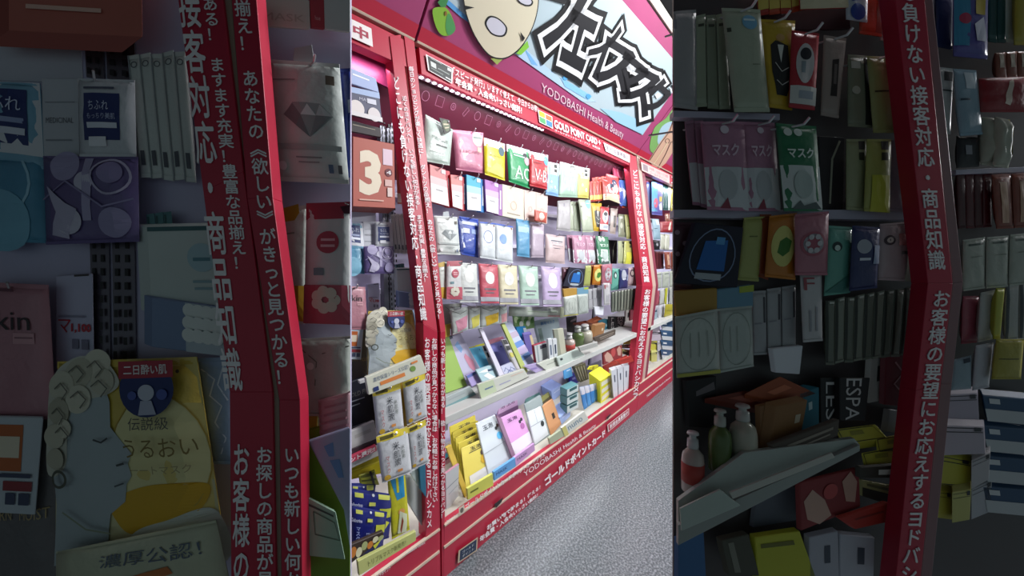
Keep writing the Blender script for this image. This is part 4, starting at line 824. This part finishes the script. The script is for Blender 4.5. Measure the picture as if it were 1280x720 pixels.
# left bay, lower
C('box', -.05, '437,478 466,468 470,536 437,548', '#1c1e2c', 'black box with grey gilt capitals low on the left', 'box', [('T', .05, .2, .95, .28, '#6c6a68', 'OLD FION', .0), ('R', .05, .34, .6, .36, '#a0a4ac'), ('R', .05, .42, .4, .44, '#a0a4ac'), ('R', .05, .8, .6, .82, '#8c9098')], l=0, mk='paper')
C('card', -.03, '449,476 462,472 463,476 450,480', '#d8d8d8', 'small white price tag above the black box', 'price tag', [], l=2)
C('box', .0, '437,540 468,526 472,548 437,562', '#c0bebc', 'pale grey carton under the black box', 'box', [('R', .2, .3, .8, .5, '#a8a4a0')], l=0, mk='paper')
C('card', .0, '437,562 471,549 472,556 437,572', '#40343c', 'dark shelf channel under the grey carton', 'rail', [], l=0)
C('card', .0, '437,572 470,556 471,564 437,580', '#c8405c', 'pink strip lettered in Japanese for bonus points', 'sign', [('T', .02, .1, .95, .9, '#f4ecec', 'ント還元!!', .03)], l=1, mk='paper')
C('card', -.02, '437,582 476,563 478,592 437,600', '#c8b81c', 'plain yellow backing card on the left base', 'card', [('R', 0, .4, 1, .46, '#e0d44c')], l=0, mk='paper')
HD = [('R', 0, 0, 1, .13, '#d4c040'), ('R', .1, .03, .5, .1, '#5c5420'), ('E', .62, .04, .12, None, '#e4cc28'), ('V', .42, .2, .64, .72, '#30343c', '米肌潤', .0), ('V', .68, .3, .8, .6, '#50584c', '米肌用', .0), ('V', .16, .42, .28, .82, '#c08888', 'マスク'), ('E', .16, .9, .1, None, '#c8a030'), ('R', .5, .8, .66, .86, '#d8904c')]
C('pouch', .01, '465,488 500,478 505,536 472,546', '#d0d2d6', 'upper left silver white pouch with yellow flower tie', decos=HD, l=2, hook=.5)
C('pouch', .01, '503,478 531,466 534,521 509,532', '#d0d2d6', 'upper right silver white pouch with yellow flower tie', decos=HD, l=1, hook=.5)
C('pouch', .01, '470,546 509,533 515,590 478,604', '#d4d6da', 'lower left silver white pouch with yellow flower tie', decos=HD, l=4, hook=.5)
C('pouch', .01, '509,535 532,524 536,578 514,588', '#d0d2d6', 'lower right silver white pouch beside the post', decos=HD, l=3, hook=.5)
C('card', -.01, '466,482 532,456 533,540 476,560', '#b8942c', 'golden yellow backing card behind the silver pouches', 'card', [], l=0, mk='paper')
C('card', .03, '457,472 526,444 534,466 461,494', '#dcdcca', 'cream shelf talker with an orange ribbon', 'card', [('T', .1, .18, .72, .42, '#6c7890', '濃密保湿シリーズ公認！', .01), ('R', .2, .52, .62, .72, '#e08848'), ('E', .78, .5, .05, None, '#7c9c50'), ('R', .08, .68, .16, .92, '#2c3c70'), ('R', .78, .15, .9, .25, '#e08848')], l=3, mk='paper')
C('card', -.02, '506,592 533,600 534,668 506,622', '#b4b8b8', 'pale grey shelf wing by the left post', 'card', [], l=0, mk='paper')
C('box', -.0, '512,590 524,585 526,606 523,608', '#d4e0dc', 'white carton with green edge low by the post', 'box', [('R', .8, 0, 1, 1, '#4c8c54')], l=1, mk='paper')
C('box', -.0, '524,582 532,578 533,622 526,612', '#2c6c88', 'teal carton low by the left post', 'box', [], l=2, mk='paper')
YB = [('P', [(.1, .05), (.9, .0), (.85, .4), (.4, .42)], '#2888b8'), ('R', .42, .0, .55, .3, '#c8c428'), ('E', .6, .62, .18, None, '#d89c58'), ('P', [(.3, .95), (.5, .6), (.9, .7), (.8, 1)], '#d0d4b8'), ('P', [(.45, .9), (.6, .7), (.65, .78), (.5, .98)], '#8c3c20')]
C('pouch', .02, '484,594 506,588 512,662 490,674', '#c8c424', 'yellow hot-eye pouch with blue panels', decos=YB, l=1)
C('pouch', .02, '448,594 468,587 474,606 450,606', '#b8b838', 'yellow tag cluster at the top of the navy pouches', 'face mask', [('R', .1, .1, .9, .3, '#5c6018'), ('R', .1, .5, .9, .65, '#5c6018'), ('R', .64, 0, .78, 1, '#20141c')], l=0)
def nav(px, lb, l):
    C('pouch', .02, px, '#1c2478', lb, decos=[('R', .1, .05, .28, .12, '#c8cc60'), ('R', .62, .03, .9, .12, '#c8cc60'), ('E', .5, .06, .03, None, '#e0e4f0'), ('T', .0, .2, .25, .27, '#d8dcf0', 'Saborino', .02), ('R', .66, .3, .96, .5, '#c4c840'), ('P', [(.55, .68), (.72, .5), (.95, .62), (.7, .86)], '#c4c840'), ('V', .1, .34, .22, .62, '#a8b4e0', 'マスク'), ('T', .38, .46, .6, .5, '#c0c8e8', 'Mask'), ('R', .4, .18, .55, .25, '#c8cc60')], l=l, bulge=.008)
nav('437,604 470,604 462,668 437,672', 'rear navy mask pouch at bottom left', 0)
nav('437,610 492,618 486,672 437,690', 'middle navy mask pouch with yellow tags', 1)
nav('440,632 484,640 478,688 437,700', 'front navy mask pouch with floral foot', 2)
C('card', .05, '437,682 479,664 480,672 437,706', '#3c2c24', 'dark print panel with orange and cream blossoms', 'card', [('E', .1 + .16 * i, .45 + .2 * (i % 2), .09, .3, ['#c87c34', '#d8d4b0', '#a8b078'][i % 3]) for i in range(6)], l=3, mk='paper')
C('card', .05, '447,702 520,664 520,676 449,720', '#c4c87c', 'yellow green shelf talker along the bottom left', 'card', [('T', .15, .3, .8, .75, '#7c8048', 'トリプルマスク新発売！', .0)], l=4, mk='paper')
# main bay, top row
C('pouch', 'h', '532,143 566,162 562,207 528,201', '#b4c4ba', 'sage green mask pouch with dark oval tag', decos=[('T', .2, .4, .8, .48, '#5c6c60', 'YOKOGAMI', .0), ('R', .4, .56, .8, .6, '#303c34'), ('R', .2, .75, .7, .76, '#7c8c80')], l=3, hook=.7)
C('card', 'h', '549,147 562,150 564,164 556,168', '#2c2c20', 'dark oval tag with green rim on the sage pouch', 'tag', [('E', .5, .5, .4, .4, '#4c5c34'), ('R', .2, .35, .8, .45, '#c8b898'), ('R', .25, .6, .75, .68, '#c8b898')], l=5, th=.003)
C('pouch', 'h', '565,162 604,166 606,217 570,212', '#cf7d98', 'rose pink mask pouch with silver round sticker', decos=[('E', .75, .2, .18, None, '#c8ccc8'), ('R', .6, .14, .9, .18, '#6c7c74'), ('T', .15, .5, .8, .57, '#b05c78', 'PLICARE', .0), ('R', .72, .4, .85, .52, '#e8c8a8')], l=2, hook=.6)
C('pouch', 'h', '605,172 631,180 631,226 606,218', '#e4d820', 'bright yellow mask pouch with white header', decos=[('R', 0, 0, 1, .22, '#dce0e4'), ('E', .78, .26, .16, None, '#385c68'), ('T', .2, .4, .7, .46, '#6c6820', 'about me'), ('P', [(.1, .9), (.5, .6), (.9, .7), (.9, .95)], '#e8e460')], l=3, hook=.6)
C('pouch', 'h', '633,180 662,188 662,236 636,227', '#1e9a5c', 'green mask pouch lettered AC', decos=[('R', 0, 0, 1, .2, '#dce0e4'), ('E', .72, .22, .1, None, '#20242c'), ('T', .25, .52, .95, .84, '#e8f0ec', 'AC', .0), ('E', .8, .34, .12, None, '#d8a8b8'), ('R', .2, .24, .7, .28, '#b0dcc4')], l=3, hook=.5)
C('pouch', 'h', '662,189 685,194 684,237 662,232', '#c22c34', 'red mask pouch lettered VAB', decos=[('R', 0, 0, 1, .22, '#dce0e4'), ('E', .84, .2, .16, None, '#5ca4d8'), ('T', .2, .5, .95, .84, '#f0e4e4', 'V·B.', .0), ('R', .15, .3, .6, .33, '#8c1c24'), ('R', .75, .4, .9, .5, '#e8a088')], l=4, hook=.5)
for q_, c_, lb in (('685,202 699,205 698,246 682,243', '#86b0dc', 'powder blue mask pouch with white top and black tabs'), ('700,202 723,208 722,247 698,246', '#aac8b4', 'pale green mask pouch with white top and black tabs'), ('721,208 737,211 736,248 722,247', '#d8cc6c', 'pale yellow mask pouch with white top and black tabs')):
    C('pouch', 'h', q_, c_, lb, decos=[('R', 0, 0, 1, .38, '#dce2e2'), ('R', .5, .05, .75, .16, '#2c3028'), ('R', .5, .2, .72, .3, '#2c3028'), ('E', .3, .6, .06, None, '#e8ecec'), ('E', .6, .75, .08, None, '#e8ecec')], l=3, hook=.5)
FAN(5, 'pouch', 'h', '740,222 759,220 758,250 742,252', '#b02418', 'five red mask pouches seen edge-on under the canopy', l=1, col2='#c43c20', decos=[('R', 0, .65, 1, .9, '#d8c068')])
C('pouch', 'h', '758,217 773,221 776,255 757,248', '#d43c3c', 'red mask pouch with penguin-like white picture near the right post', decos=[('P', [(.3, .3), (.6, .25), (.8, .5), (.6, .75), (.35, .6)], '#dcdce4'), ('E', .5, .28, .2, .1, '#202c58'), ('R', 0, .72, 1, 1, '#e0d8b0')], l=3)
C('pouch', 'h', '774,225 785,226 784,258 776,256', '#4870b8', 'royal blue mask pouch with white splashes near the right post', decos=[('P', [(.2, .3), (.8, .5), (.3, .8)], '#d8dcec')], l=3)
C('pouch', 'h', '784,228 791,230 791,262 784,260', '#c8482c', 'orange red pouch tight against the right post', decos=[], l=2)
for q_ in ('766,206 787,212 787,226 768,220', '804,218 814,222 813,238 805,236', '818,226 832,230 830,242 818,240'):
    C('card', 'h', q_, '#a83454', 'clear-edged pink hanging card %s' % ('beside the right post' if q_[0] == '7' else 'in the far bay'), 'card', [('O', .4, .5, .2, None, .3, '#c87890')], l=0)
# second row
for q_, c_, s_, lb in (('537,205 557,212 561,258 539,252', '#d88c8c', '#c83444', 'coral to white mask carton by the left post'), ('563,218 578,220 578,262 566,258', '#d88c88', '#c83444', 'second coral to white mask carton'),
        ('583,218 601,223 601,264 584,262', '#3cb0cc', '#2080c8', 'turquoise to white mask carton with blue sides'), ('606,224 623,229 623,268 608,264', '#b878c0', '#9858a8', 'violet to white mask carton')):
    C('box', 'h', q_, c_, lb, 'box', [('R', 0, .3, 1, .5, '#d8b8b8' if c_[1] == 'd' else '#a0ccc8' if c_[1] == '3' else '#ccacd4'), ('R', 0, .5, 1, 1, '#dcdcd8'), ('R', .3, .62, .7, .65, '#8c8c90'), ('R', .7, .04, .96, .14, '#e0e0e8')], l=3, th=.03, side=s_, mk='paper', hook=.6)
    C('box', 'h', ' '.join('%f,%f' % (x + (q2 - 0), y + 1) for (x, y), q2 in zip([quad(q_)[1], (quad(q_)[1][0] + 5, quad(q_)[1][1] + 1), (quad(q_)[2][0] + 5, quad(q_)[2][1] + 1), quad(q_)[2]], (0, 0, 0, 0))), s_, 'coloured side panel carton right of the ' + lb, 'box', [('R', .35, .2, .65, .8, '#e8e8ec')], l=2, th=.03, mk='paper')
for k, (q_, c_) in enumerate((('628,230 655,237 655,276 628,270', '#d8d4c0'), ('655,237 670,240 670,278 656,276', '#dcc8c0'), ('670,240 685,244 684,280 670,278', '#dcc4bc'))):
    C('box', 'h', q_, c_, ['wide cream', 'narrow blush', 'second narrow blush'][k] + ' mask carton with thin flower print', 'box', [('E', .35, .4, .14, None, '#e8dcd0'), ('O', .5, .6, .15, None, .2, '#c8a898'), ('R', .2, .85, .8, .88, '#a09080')], l=2, th=.03, mk='paper', hook=.4)
C('pouch', 'h', '668,262 684,266 683,279 668,276', '#c85c4c', 'brick red printed band pack under the blush cartons', decos=[('E', .5, .5, .2, None, '#e8c8b8')], l=5)
# third row and the rows behind the centre
B3 = [('R', .1, .12, .9, .2, '#d8e0f0'), ('R', .1, .3, .45, .42, '#e8ecf4'), ('R', .55, .3, .9, .42, '#90a8dc')]
C('pouch', 'h', '574,270 598,274 598,322 577,318', '#2c4cb0', 'cobalt blue mask pouch with white labels right of the diamond one', decos=B3, l=1, hook=.5)
C('pouch', 'h', '599,277 619,279 619,325 600,322', '#dce2e6', 'white mask pouch with fine blue rings', decos=[('O', .5, .4, .3, None, .1, '#4c6ca8'), ('E', .9, .08, .05, None, '#804c3c'), ('R', 0, 0, 1, .04, '#3458b8')], l=3, hook=.5)
C('pouch', 'h', '619,279 641,283 641,329 619,325', '#dce2e6', 'white mask pouch with blue drop emblem', decos=[('E', .4, .4, .2, None, '#7ca0d8'), ('E', .9, .08, .05, None, '#804c3c'), ('R', 0, 0, 1, .04, '#3458b8')], l=3, hook=.5)
C('pouch', 'h', '645,273 662,276 662,322 646,320', '#5c9cc4', 'steel blue mask pouch above the middle rows', decos=[('R', .1, .2, .9, .35, '#a8ccdc')], l=2, hook=.5)
C('pouch', 'h', '664,279 680,281 680,322 664,322', '#b8a8b8', 'mauve mask pouch above the middle rows', decos=[('R', .1, .2, .9, .3, '#d8ccd8')], l=2, hook=.5)
C('pouch', 'h', '682,292 706,296 706,330 682,328', '#d0b8b8', 'blush mask pouch in the third row', l=3, hook=.5)
for k, (x, c_, lb) in enumerate(((572, '#d8dcd8', 'white'), (598, '#c85868', 'coral red'), (622, '#e0d8b8', 'cream'), (648, '#b8d4c4', 'mint'), (676, '#c8b4d8', 'lilac'))):
    x2 = x + 24; y = 328 + k * 1.2
    C('pouch', 'h', '%f,%f %f,%f %f,%f %f,%f' % (x, y, x2, y + 2, x2 + 2, y + 50, x + 3, y + 50), c_, lb + ' mask pouch in the fourth row of the main bay', l=2, hook=.5, decos=[('E', .5, .35, .24, None, '#e8e8e4'), ('R', .2, .62, .8, .66, '#6c6c74'), ('R', .25, .72, .7, .745, '#6c6c74'), ('R', 0, .84, 1, .95, '#a8a8b0')])
CL = '#c8d0cc'
for k, (q_, c2) in enumerate((('562,386 585,383 585,412 566,418', '#cc8ca0'), ('585,383 600,382 600,410 586,412', '#d0c860'), ('600,382 624,382 624,404 600,410', '#cca828'), ('624,382 634,383 634,404 624,404', '#d89ca0'))):
    C('pouch', -.16, q_, CL, ['first', 'second', 'third', 'last'][k] + ' clear-topped sheet mask bag above the display trays', decos=[('P', [(.2, .5), (.95, .35), (.9, .85), (.3, .98)], c2), ('Q', [(.1, .1), (.5, .25), (.9, .15)], .03, '#707870')], l=1, hook=.4)
C('pouch', -.16, '636,383 700,384 700,397 636,395', '#ccd4c8', 'wide pale mask sheet above the leafy pack', decos=[('R', .3, .4, .9, .5, '#98a890'), ('R', .7, .8, 1, .9, '#d87888')], l=1)
C('pouch', -.16, '700,384 706,383 706,396 700,398', '#d4d8b8', 'pale cream mask sheet edge beside the oval prints', decos=[], l=1)
C('box', -.24, '642,394 668,392 668,410 644,414', '#86ac6c', 'leafy green printed mask pack', 'box', [('E', .1 + .11 * i, .3 + .3 * (i % 3) / 2, .1, None, ['#c8d8a8', '#5c8c40', '#e0e4d8'][i % 3]) for i in range(8)], l=1, mk='paper')
C('box', -.22, '645,409 657,408 660,424 650,428', '#1c84c0', 'bright blue small mask box', 'box', [('R', .7, .1, 1, .5, '#c8d4dc')], l=2, mk='paper')
C('box', -.20, '654,418 664,416 670,440 660,446', '#7468b0', 'violet mask box behind the tray strip', 'box', [('R', .7, .1, 1, .6, '#d8c498')], l=3, off=(-2, -2), mk='paper')
C('box', -.24, '668,401 698,396 702,428 676,434', '#a4b4bc', 'large grey blue display box', 'box', [('T', .2, .08, .8, .2, '#4c7cb0', '薬用マスク', .02), ('R', .05, .3, .2, .9, '#748884')], l=1, off=(-3, 0), mk='paper')
C('card', -.14, '692,412 704,410 708,440 697,448', '#c0c0ac', 'cream folded leaflet standing on the shelf', 'leaflet', [('R', .0, 0, .4, 1, '#909484')], l=3, mk='paper')
C('box', -.10, '668,432 684,427 686,448 671,454', '#d8dcdc', 'white booklet pack with rose spine', 'box', [('R', .4, .1, .9, .3, '#585060'), ('R', .15, 0, .2, 1, '#8ca8ac')], l=3, off=(-4, -1), side='#a83c50', mk='paper')
C('box', -.08, '685,424 690,423 692,448 687,449', '#dce0e4', 'left white sachet tube', 'box', [('R', .3, .3, .7, .8, '#707c90')], l=4, mk='paper')
C('box', -.08, '691,424 696,423 697,445 693,448', '#dce0e4', 'right white sachet tube', 'box', [('R', .3, .3, .7, .8, '#384458')], l=4, mk='paper')
# display trays on the middle shelf
T = ('s', .745, .42)
C('card', T, '552,410 561,420 584,482 557,492', '#9cc058', 'green sided tray holding mint sachets by the left post', 'tray', [], l=1, mk='paper')
C('card', T, '552,447 569,444 577,483 557,488', '#b0d8c0', 'mint green mask sachet in the green tray', 'face mask', [('R', .2, .2, .8, .26, '#3c5848'), ('Q', [(.3, .3), (.9, .35), (.9, .5), (.3, .5)], .03, '#587c68')], l=3, mk='paper')
C('box', ('s', .737, 0), '557,497 588,483 595,493 557,512', '#b8c4c4', 'pale front lip of the mint tray', 'tray', [('R', 0, .7, 1, 1, '#7ca4a8'), ('R', .1, .3, .7, .36, '#a0acb0')], l=1, mk='paper')
C('card', T, '560,421 575,415 602,463 585,484', '#c8c4e0', 'lilac display strip with blue drops and a pink figure', 'card', [('P', [(.2, .2), (.5, .15), (.6, .35), (.4, .4)], '#7ca8dc'), ('P', [(.45, .5), (.6, .45), (.85, .7), (.7, .95), (.5, .75)], '#d48ca4'), ('R', .0, .0, .3, .06, '#404060')], l=4, mk='paper')
C('card', T, '583,470 597,463 607,474 590,484', '#b0a0d8', 'blue violet foot of the lilac strip', 'card', [('R', 0, 0, 1, .22, '#5468b0')], l=5, mk='paper')
C('card', T, '575,415 603,409 614,430 587,437', '#c0c03c', 'tray back in olive yellow', 'card', [('R', .3, .3, .75, 1, '#dcd820')], l=3, mk='paper')
C('card', T, '584,437 602,433 613,457 596,463', '#5cb8dc', 'sky blue mask sachet in the display tray', 'face mask', [('R', .75, .1, .8, .15, '#203c50')], l=5, mk='paper')
C('card', T, '602,433 612,431 624,454 612,457', '#c0ccc8', 'clear grey sachet with black price marks', 'face mask', [('R', .1, .0, .7, .25, '#1c1c20'), ('R', .2, .35, .7, .6, '#1c1c20')], l=5, mk='paper')
C('card', T, '595,463 619,455 627,471 604,480', '#b4d4dc', 'sachet with white splash print at the tray foot', 'face mask', [('P', [(.05, .2), (.5, .1), (.6, .4), (.3, .3)], '#eef4f6'), ('P', [(.2, .5), (.45, .4), (.7, .85), (.4, .9)], '#eef4f6'), ('R', .5, .2, .75, .35, '#2c4c6c')], l=6, mk='paper')
C('card', T, '591,411 597,411 597,420 592,420', '#181418', 'upper black price chip on the olive sachet', 'price tag', [('E', .5, .4, .2, None, '#8c8478')], l=7, th=.003)
C('card', T, '597,419 602,419 602,422 598,422', '#181418', 'lower small black price chip', 'price tag', [], l=7, th=.003)
C('card', T, '603,410 622,407 630,424 611,431', '#c46c84', 'rose mask sachet in the centre tray', 'face mask', [('R', 0, .5, 1, 1, '#d8869c'), ('E', .85, .6, .15, None, '#e8d8c8')], l=4, mk='paper')
C('card', T, '599,411 603,410 632,472 626,474', '#dcd8e8', 'white lilac divider wall of the centre tray', 'tray', [], l=6, mk='paper')
C('card', T, '612,432 627,427 640,452 626,459', '#8c8cd8', 'periwinkle mask sachet in the centre tray', 'face mask', [('E', .75, .2, .05, None, '#20244c')], l=5, mk='paper')
C('card', T, '626,459 640,453 648,466 632,471', '#c8ccE4', 'white scribbled sachet below the periwinkle one', 'face mask', [('Q', [(.1, .5), (.3, .2), (.5, .7), (.7, .3), (.9, .6)], .05, '#506098'), ('Q', [(.2, .8), (.5, .5), (.8, .9)], .05, '#506098')], l=6, mk='paper')
C('card', T, '627,425 637,424 654,460 644,464', '#c8c4cc', 'grey lilac sachet column with black chips', 'face mask', [('R', .1, .0, .6, .15, '#1c1c20'), ('R', .15, .2, .6, .34, '#1c1c20'), ('E', .4, .5, .24, None, '#c8c060')], l=5, mk='paper')
C('card', T, '619,409 627,407 628,414 621,416', '#2c2024', 'black chip on the rose sachet', 'price tag', [], l=7, th=.003)
C('card', T, '627,406 631,404 660,464 655,468', '#b4c068', 'lime edge of the tall swatch tray', 'tray', [], l=5, mk='paper')
C('card', T, '631,404 639,402 668,452 655,462', '#c4cce8', 'tall swatch card with blue and lilac fields', 'card', [('R', 0, .22, 1, .34, '#b8a8c0'), ('R', 0, .44, 1, .56, '#5c88cc'), ('R', 0, .56, 1, .72, '#c8b8dc'), ('R', 0, .74, 1, .84, '#6c90c8')], l=6, mk='paper')
C('card', ('s', .737, .1), '597,481 655,461 661,471 602,500', '#d4d6cc', 'white printed front lip of the centre tray', 'tray', [('R', 0, 0, .3, .9, '#c4d0b0'), ('R', .1, .4, .26, .5, '#6c80a0'), ('R', .38, .5, .62, .58, '#a8a8c4'), ('R', .66, .2, .95, .26, '#d8b8a8'), ('R', 0, .93, 1, 1, '#60605c')], l=2, mk='paper')
C('card', ('s', .737, .1), '655,458 672,454 681,462 670,466', '#b4a4d0', 'lilac tongue of the swatch tray', 'tray', [('R', .1, .4, .6, .6, '#8c7cb4')], l=3, mk='paper')
C('card', ('s', .737, .1), '672,455 696,446 699,456 683,463', '#d0d4c8', 'white price strip in front of the booklet pack', 'price tag', [('R', .3, .4, .9, .5, '#a8aca0')], l=2, mk='paper')
C('card', ('s', .737, .1), '696,447 722,436 732,444 700,460', '#c8d4cc', 'pale mint price strip in front of the bottles', 'price tag', [('R', .1, .2, .2, .4, '#30383c')], l=2, mk='paper')
# lower deck
K = ('s', .255, .5)
TX = [('T', .3, .06, .75, .16, '#3c3828', '玉泡', .02), ('R', .25, .18, .8, .2, '#3c3828'), ('E', .72, .32, .07, None, '#4c3c34'), ('E', .84, .3, .06, None, '#6c5450')]
for i in range(5):
    dx = i * 3.6; dy = i * 6.8
    C('card', K, '%f,%f %f,%f %f,%f %f,%f' % (562 + dx, 534 + dy, 594 + dx, 519 + dy, 604 + dx * .9, 580 + dy * .4, 570 + dx * .9, 600 + dy * .5), ['#c8b838', '#b8a830', '#c4b43c', '#bcac34', '#d2c258'][i],
      ['rearmost', 'second', 'middle', 'fourth', 'foremost'][i] + ' yellow mask sachet in the yellow tray', decos=TX + ([('E', .75, .5, .12, None, '#c8a020'), ('R', .15, .72, .95, .98, '#c8c8c8')] if i == 4 else []), l=i, th=.006, mk='paper')
C('card', K, '558,560 564,556 584,612 582,624', '#b49834', 'ochre side wall of the yellow tray', 'tray', [], l=4, mk='paper')
C('card', ('s', .262, 0), '584,611 616,592 617,607 585,625', '#d0d060', 'yellow front lip of the yellow tray', 'tray', [('R', .1, .4, .4, .55, '#6c6c20')], l=6, mk='paper')
C('card', K, '594,520 620,508 622,520 596,536', '#6c9cd8', 'blue header card behind the white sachets', 'card', [('T', .1, .15, .85, .5, '#243878', '泡 玉泡', .02)], l=1, mk='paper')
C('card', K, '596,530 620,519 642,575 612,598', '#c8d0d4', 'white mask sachet with blue splash on the lower deck', 'face mask', [('T', .2, .08, .7, .18, '#48505c', '玉泡', .02), ('E', .78, .24, .06, None, '#303438'), ('E', .88, .2, .06, None, '#503c38'), ('E', .82, .4, .12, None, '#5cb0dc'), ('R', 0, .56, 1, .57, '#8c949c')], l=4, mk='paper')
C('card', ('s', .262, 0), '617,590 644,572 645,583 618,601', '#64a4e0', 'blue front lip of the white sachet tray', 'tray', [('T', .1, .3, .6, .6, '#24407c', 'MASK')], l=6, mk='paper')
C('card', K, '624,505 646,493 648,512 622,524', '#cca4cc', 'lilac pink header of the pink sachet tray', 'card', [('T', .1, .15, .85, .45, '#54305c', '泡 玉泡', .02), ('R', 0, .7, 1, 1, '#78507c')], l=1, mk='paper')
C('card', K, '620,518 627,524 648,578 644,582', '#8c6c84', 'dark mauve side wall of the pink sachet tray', 'tray', [], l=3, mk='paper')
C('card', K, '627,523 651,512 666,552 641,571', '#d49cd0', 'orchid pink mask sachet with berry print', 'face mask', [('T', .2, .08, .7, .18, '#54305c', '玉泡', .02), ('E', .75, .3, .06, None, '#302438'), ('E', .85, .26, .06, None, '#302438'), ('E', .8, .44, .1, None, '#a05c98'), ('R', 0, .68, 1, 1, '#d4d0d8')], l=4, mk='paper')
C('card', ('s', .262, 0), '643,572 668,554 669,563 645,583', '#cca0d4', 'lilac front lip of the pink sachet tray', 'tray', [('T', .1, .3, .6, .6, '#4c346c', 'MASK')], l=6, mk='paper')
C('card', K, '656,506 676,494 690,548 670,562', '#8c9898', 'smoked grey tray shell', 'tray', [], l=-4, mk='paper')
C('card', K, '659,516 676,508 686,543 669,556', '#d0d6da', 'white sachet with quartered print in the grey tray', 'face mask', [('R', .48, 0, .5, .45, '#8c98a0'), ('R', 0, .44, 1, .46, '#8c98a0'), ('E', .78, .55, .12, None, '#20282c')], l=4, mk='paper')
C('card', K, '673,500 687,490 690,498 677,510', '#9c9c58', 'olive kraft tray header', 'card', [('R', 0, .5, 1, 1, '#5c5034')], l=2, mk='paper')
C('card', K, '678,508 691,499 702,530 689,545', '#c08c60', 'tan kraft mask sachet', 'face mask', [('R', .5, .42, .72, .62, '#2c241c')], l=4, mk='paper')
C('card', K, '657,494 672,484 676,494 657,506', '#6c9894', 'grey green tray header with dark print', 'card', [('R', .1, .3, .8, .45, '#304c48')], l=1, mk='paper')
C('card', ('s', .262, 0), '686,548 703,536 706,545 688,556', '#b0b89c', 'sage front lip of the kraft tray', 'tray', [], l=5, mk='paper')
C('box', ('s', .262, 0), '702,535 730,514 736,524 706,546', '#d4d4cc', 'white sample carton at the base rail', 'box', [('T', .2, .3, .8, .7, '#5c7c94', 'nuno', .0), ('R', .0, 0, .15, 1, '#c8c074')], l=4, mk='paper')
C('box', ('s', .262, 0), '557,592 574,580 573,620 558,640', '#c8d0d4', 'white framed mask box by the left post foot', 'box', [('R', 0, .4, 1, .42, '#788490'), ('R', .2, .6, .9, .62, '#98a4ac')], l=2, side='#b07c8c', mk='paper')
C('box', ('s', .262, 0), '556,566 570,556 574,570 557,582', '#c890a4', 'rose topped mask box by the left post', 'box', [('R', 0, .1, .6, .45, '#50b8dc'), ('R', 0, .5, .8, .6, '#3c1c2c')], l=1, mk='paper')
C('box', ('s', .262, 0), '689,489 702,480.5 702,492 691,502', '#a4b8ec', 'upper periwinkle mask box', 'box', [('R', .2, .3, .8, .36, '#d8e0f8')], l=1, off=(-13, -7), th=.12, mk='paper')
C('box', ('s', .262, 0), '699,522 713,511 713,520 702,531', '#a4bcec', 'lower periwinkle mask box', 'box', [('R', .2, .3, .8, .36, '#d8e0f8')], l=3, off=(-10, -11), th=.1, mk='paper')
for i in range(3):
    y = 487 + i * 10.5
    C('box', -.10, '%f,%f 723,%f 723,%f %f,%f' % (709, y, y - 7, y + 1.5, 709, y + 9), '#ccd8d8', ['top', 'middle', 'bottom'][i] + ' teal striped white mask box in the stack of three', 'box', [('R', .2, .1, .85, .5, '#2c5c60')], l=2, th=.09, off=(-9, -4), side='#4c7c80', mk='paper')
C('box', ('s', .255, 0), '713,470 722,464 730,478 712,482', '#2c2c9c', 'indigo folded mask pack behind the stack', 'box', [('R', .2, .3, .5, .5, '#8c90d0')], l=0, mk='paper')
C('card', -.25, '705,462 714,458 716,470 706,474', '#5ca8e0', 'light blue sachet standing behind the indigo pack', 'face mask', [('R', .3, .2, .8, .3, '#e0ecf8')], l=0, mk='paper')
FAN(4, 'card', -.24, '718,458 732,454 736,474 726,478', '#5c5848', 'four grey brown booklets leaning in a row', l=1, th=.03, decos=[('R', .1, .1, .3, .9, '#bcb8a8')], mk='paper')
FAN(4, 'pouch', ('s', .262, 0), '724,484 749,478 749,498 730,512', '#2c8cd8', 'four bright blue mask pouches with white tops', l=2, col2='#3898e0', decos=[('R', 0, 0, 1, .34, '#d4d4e0')], th=.02)
C('box', ('s', .262, 0), '750,476 764,468 763,494 751,506', '#dcd838', 'yellow display carton with tab on the lower deck', 'box', [('R', .1, .1, .9, .28, '#dcdcc8'), ('R', .1, .4, .9, .58, '#dcdcc8'), ('R', .1, .7, .9, .88, '#dcdcc8')], l=1, th=.12, off=(-14, -10), side='#e8e434', mk='paper')
C('card', -.24, '735,462 738,458 748,456 749,464', '#e4e03c', 'raised yellow tab behind the yellow carton', 'card', [('R', .2, .3, .8, .5, '#a8a428')], l=1, mk='paper')
FAN(3, 'box', ('s', .262, 0), '764,463 787,456 786,486 767,498', '#d4d6de', 'three rounded white tube boxes at the deck end', l=1, decos=[('R', .4, .2, .6, .45, '#40485c')], off=(-3, -3), th=.08, mk='paper')
C('card', -.30, '754,458 784,444 786,470 760,474', '#c03424', 'red orange sheet under the right end of the shelf', 'leaflet', [('R', .2, .2, .8, .3, '#8c2018')], l=0, mk='paper')
C('card', -.42, '706,470 752,450 752,466 712,486', '#7c7c90', 'slate lavender back card under the shelf', 'card', [], l=0, mk='paper')
for o in [o for o in COL.objects if o.get('label') and not o.children and o.type == 'EMPTY']: bpy.data.objects.remove(o)
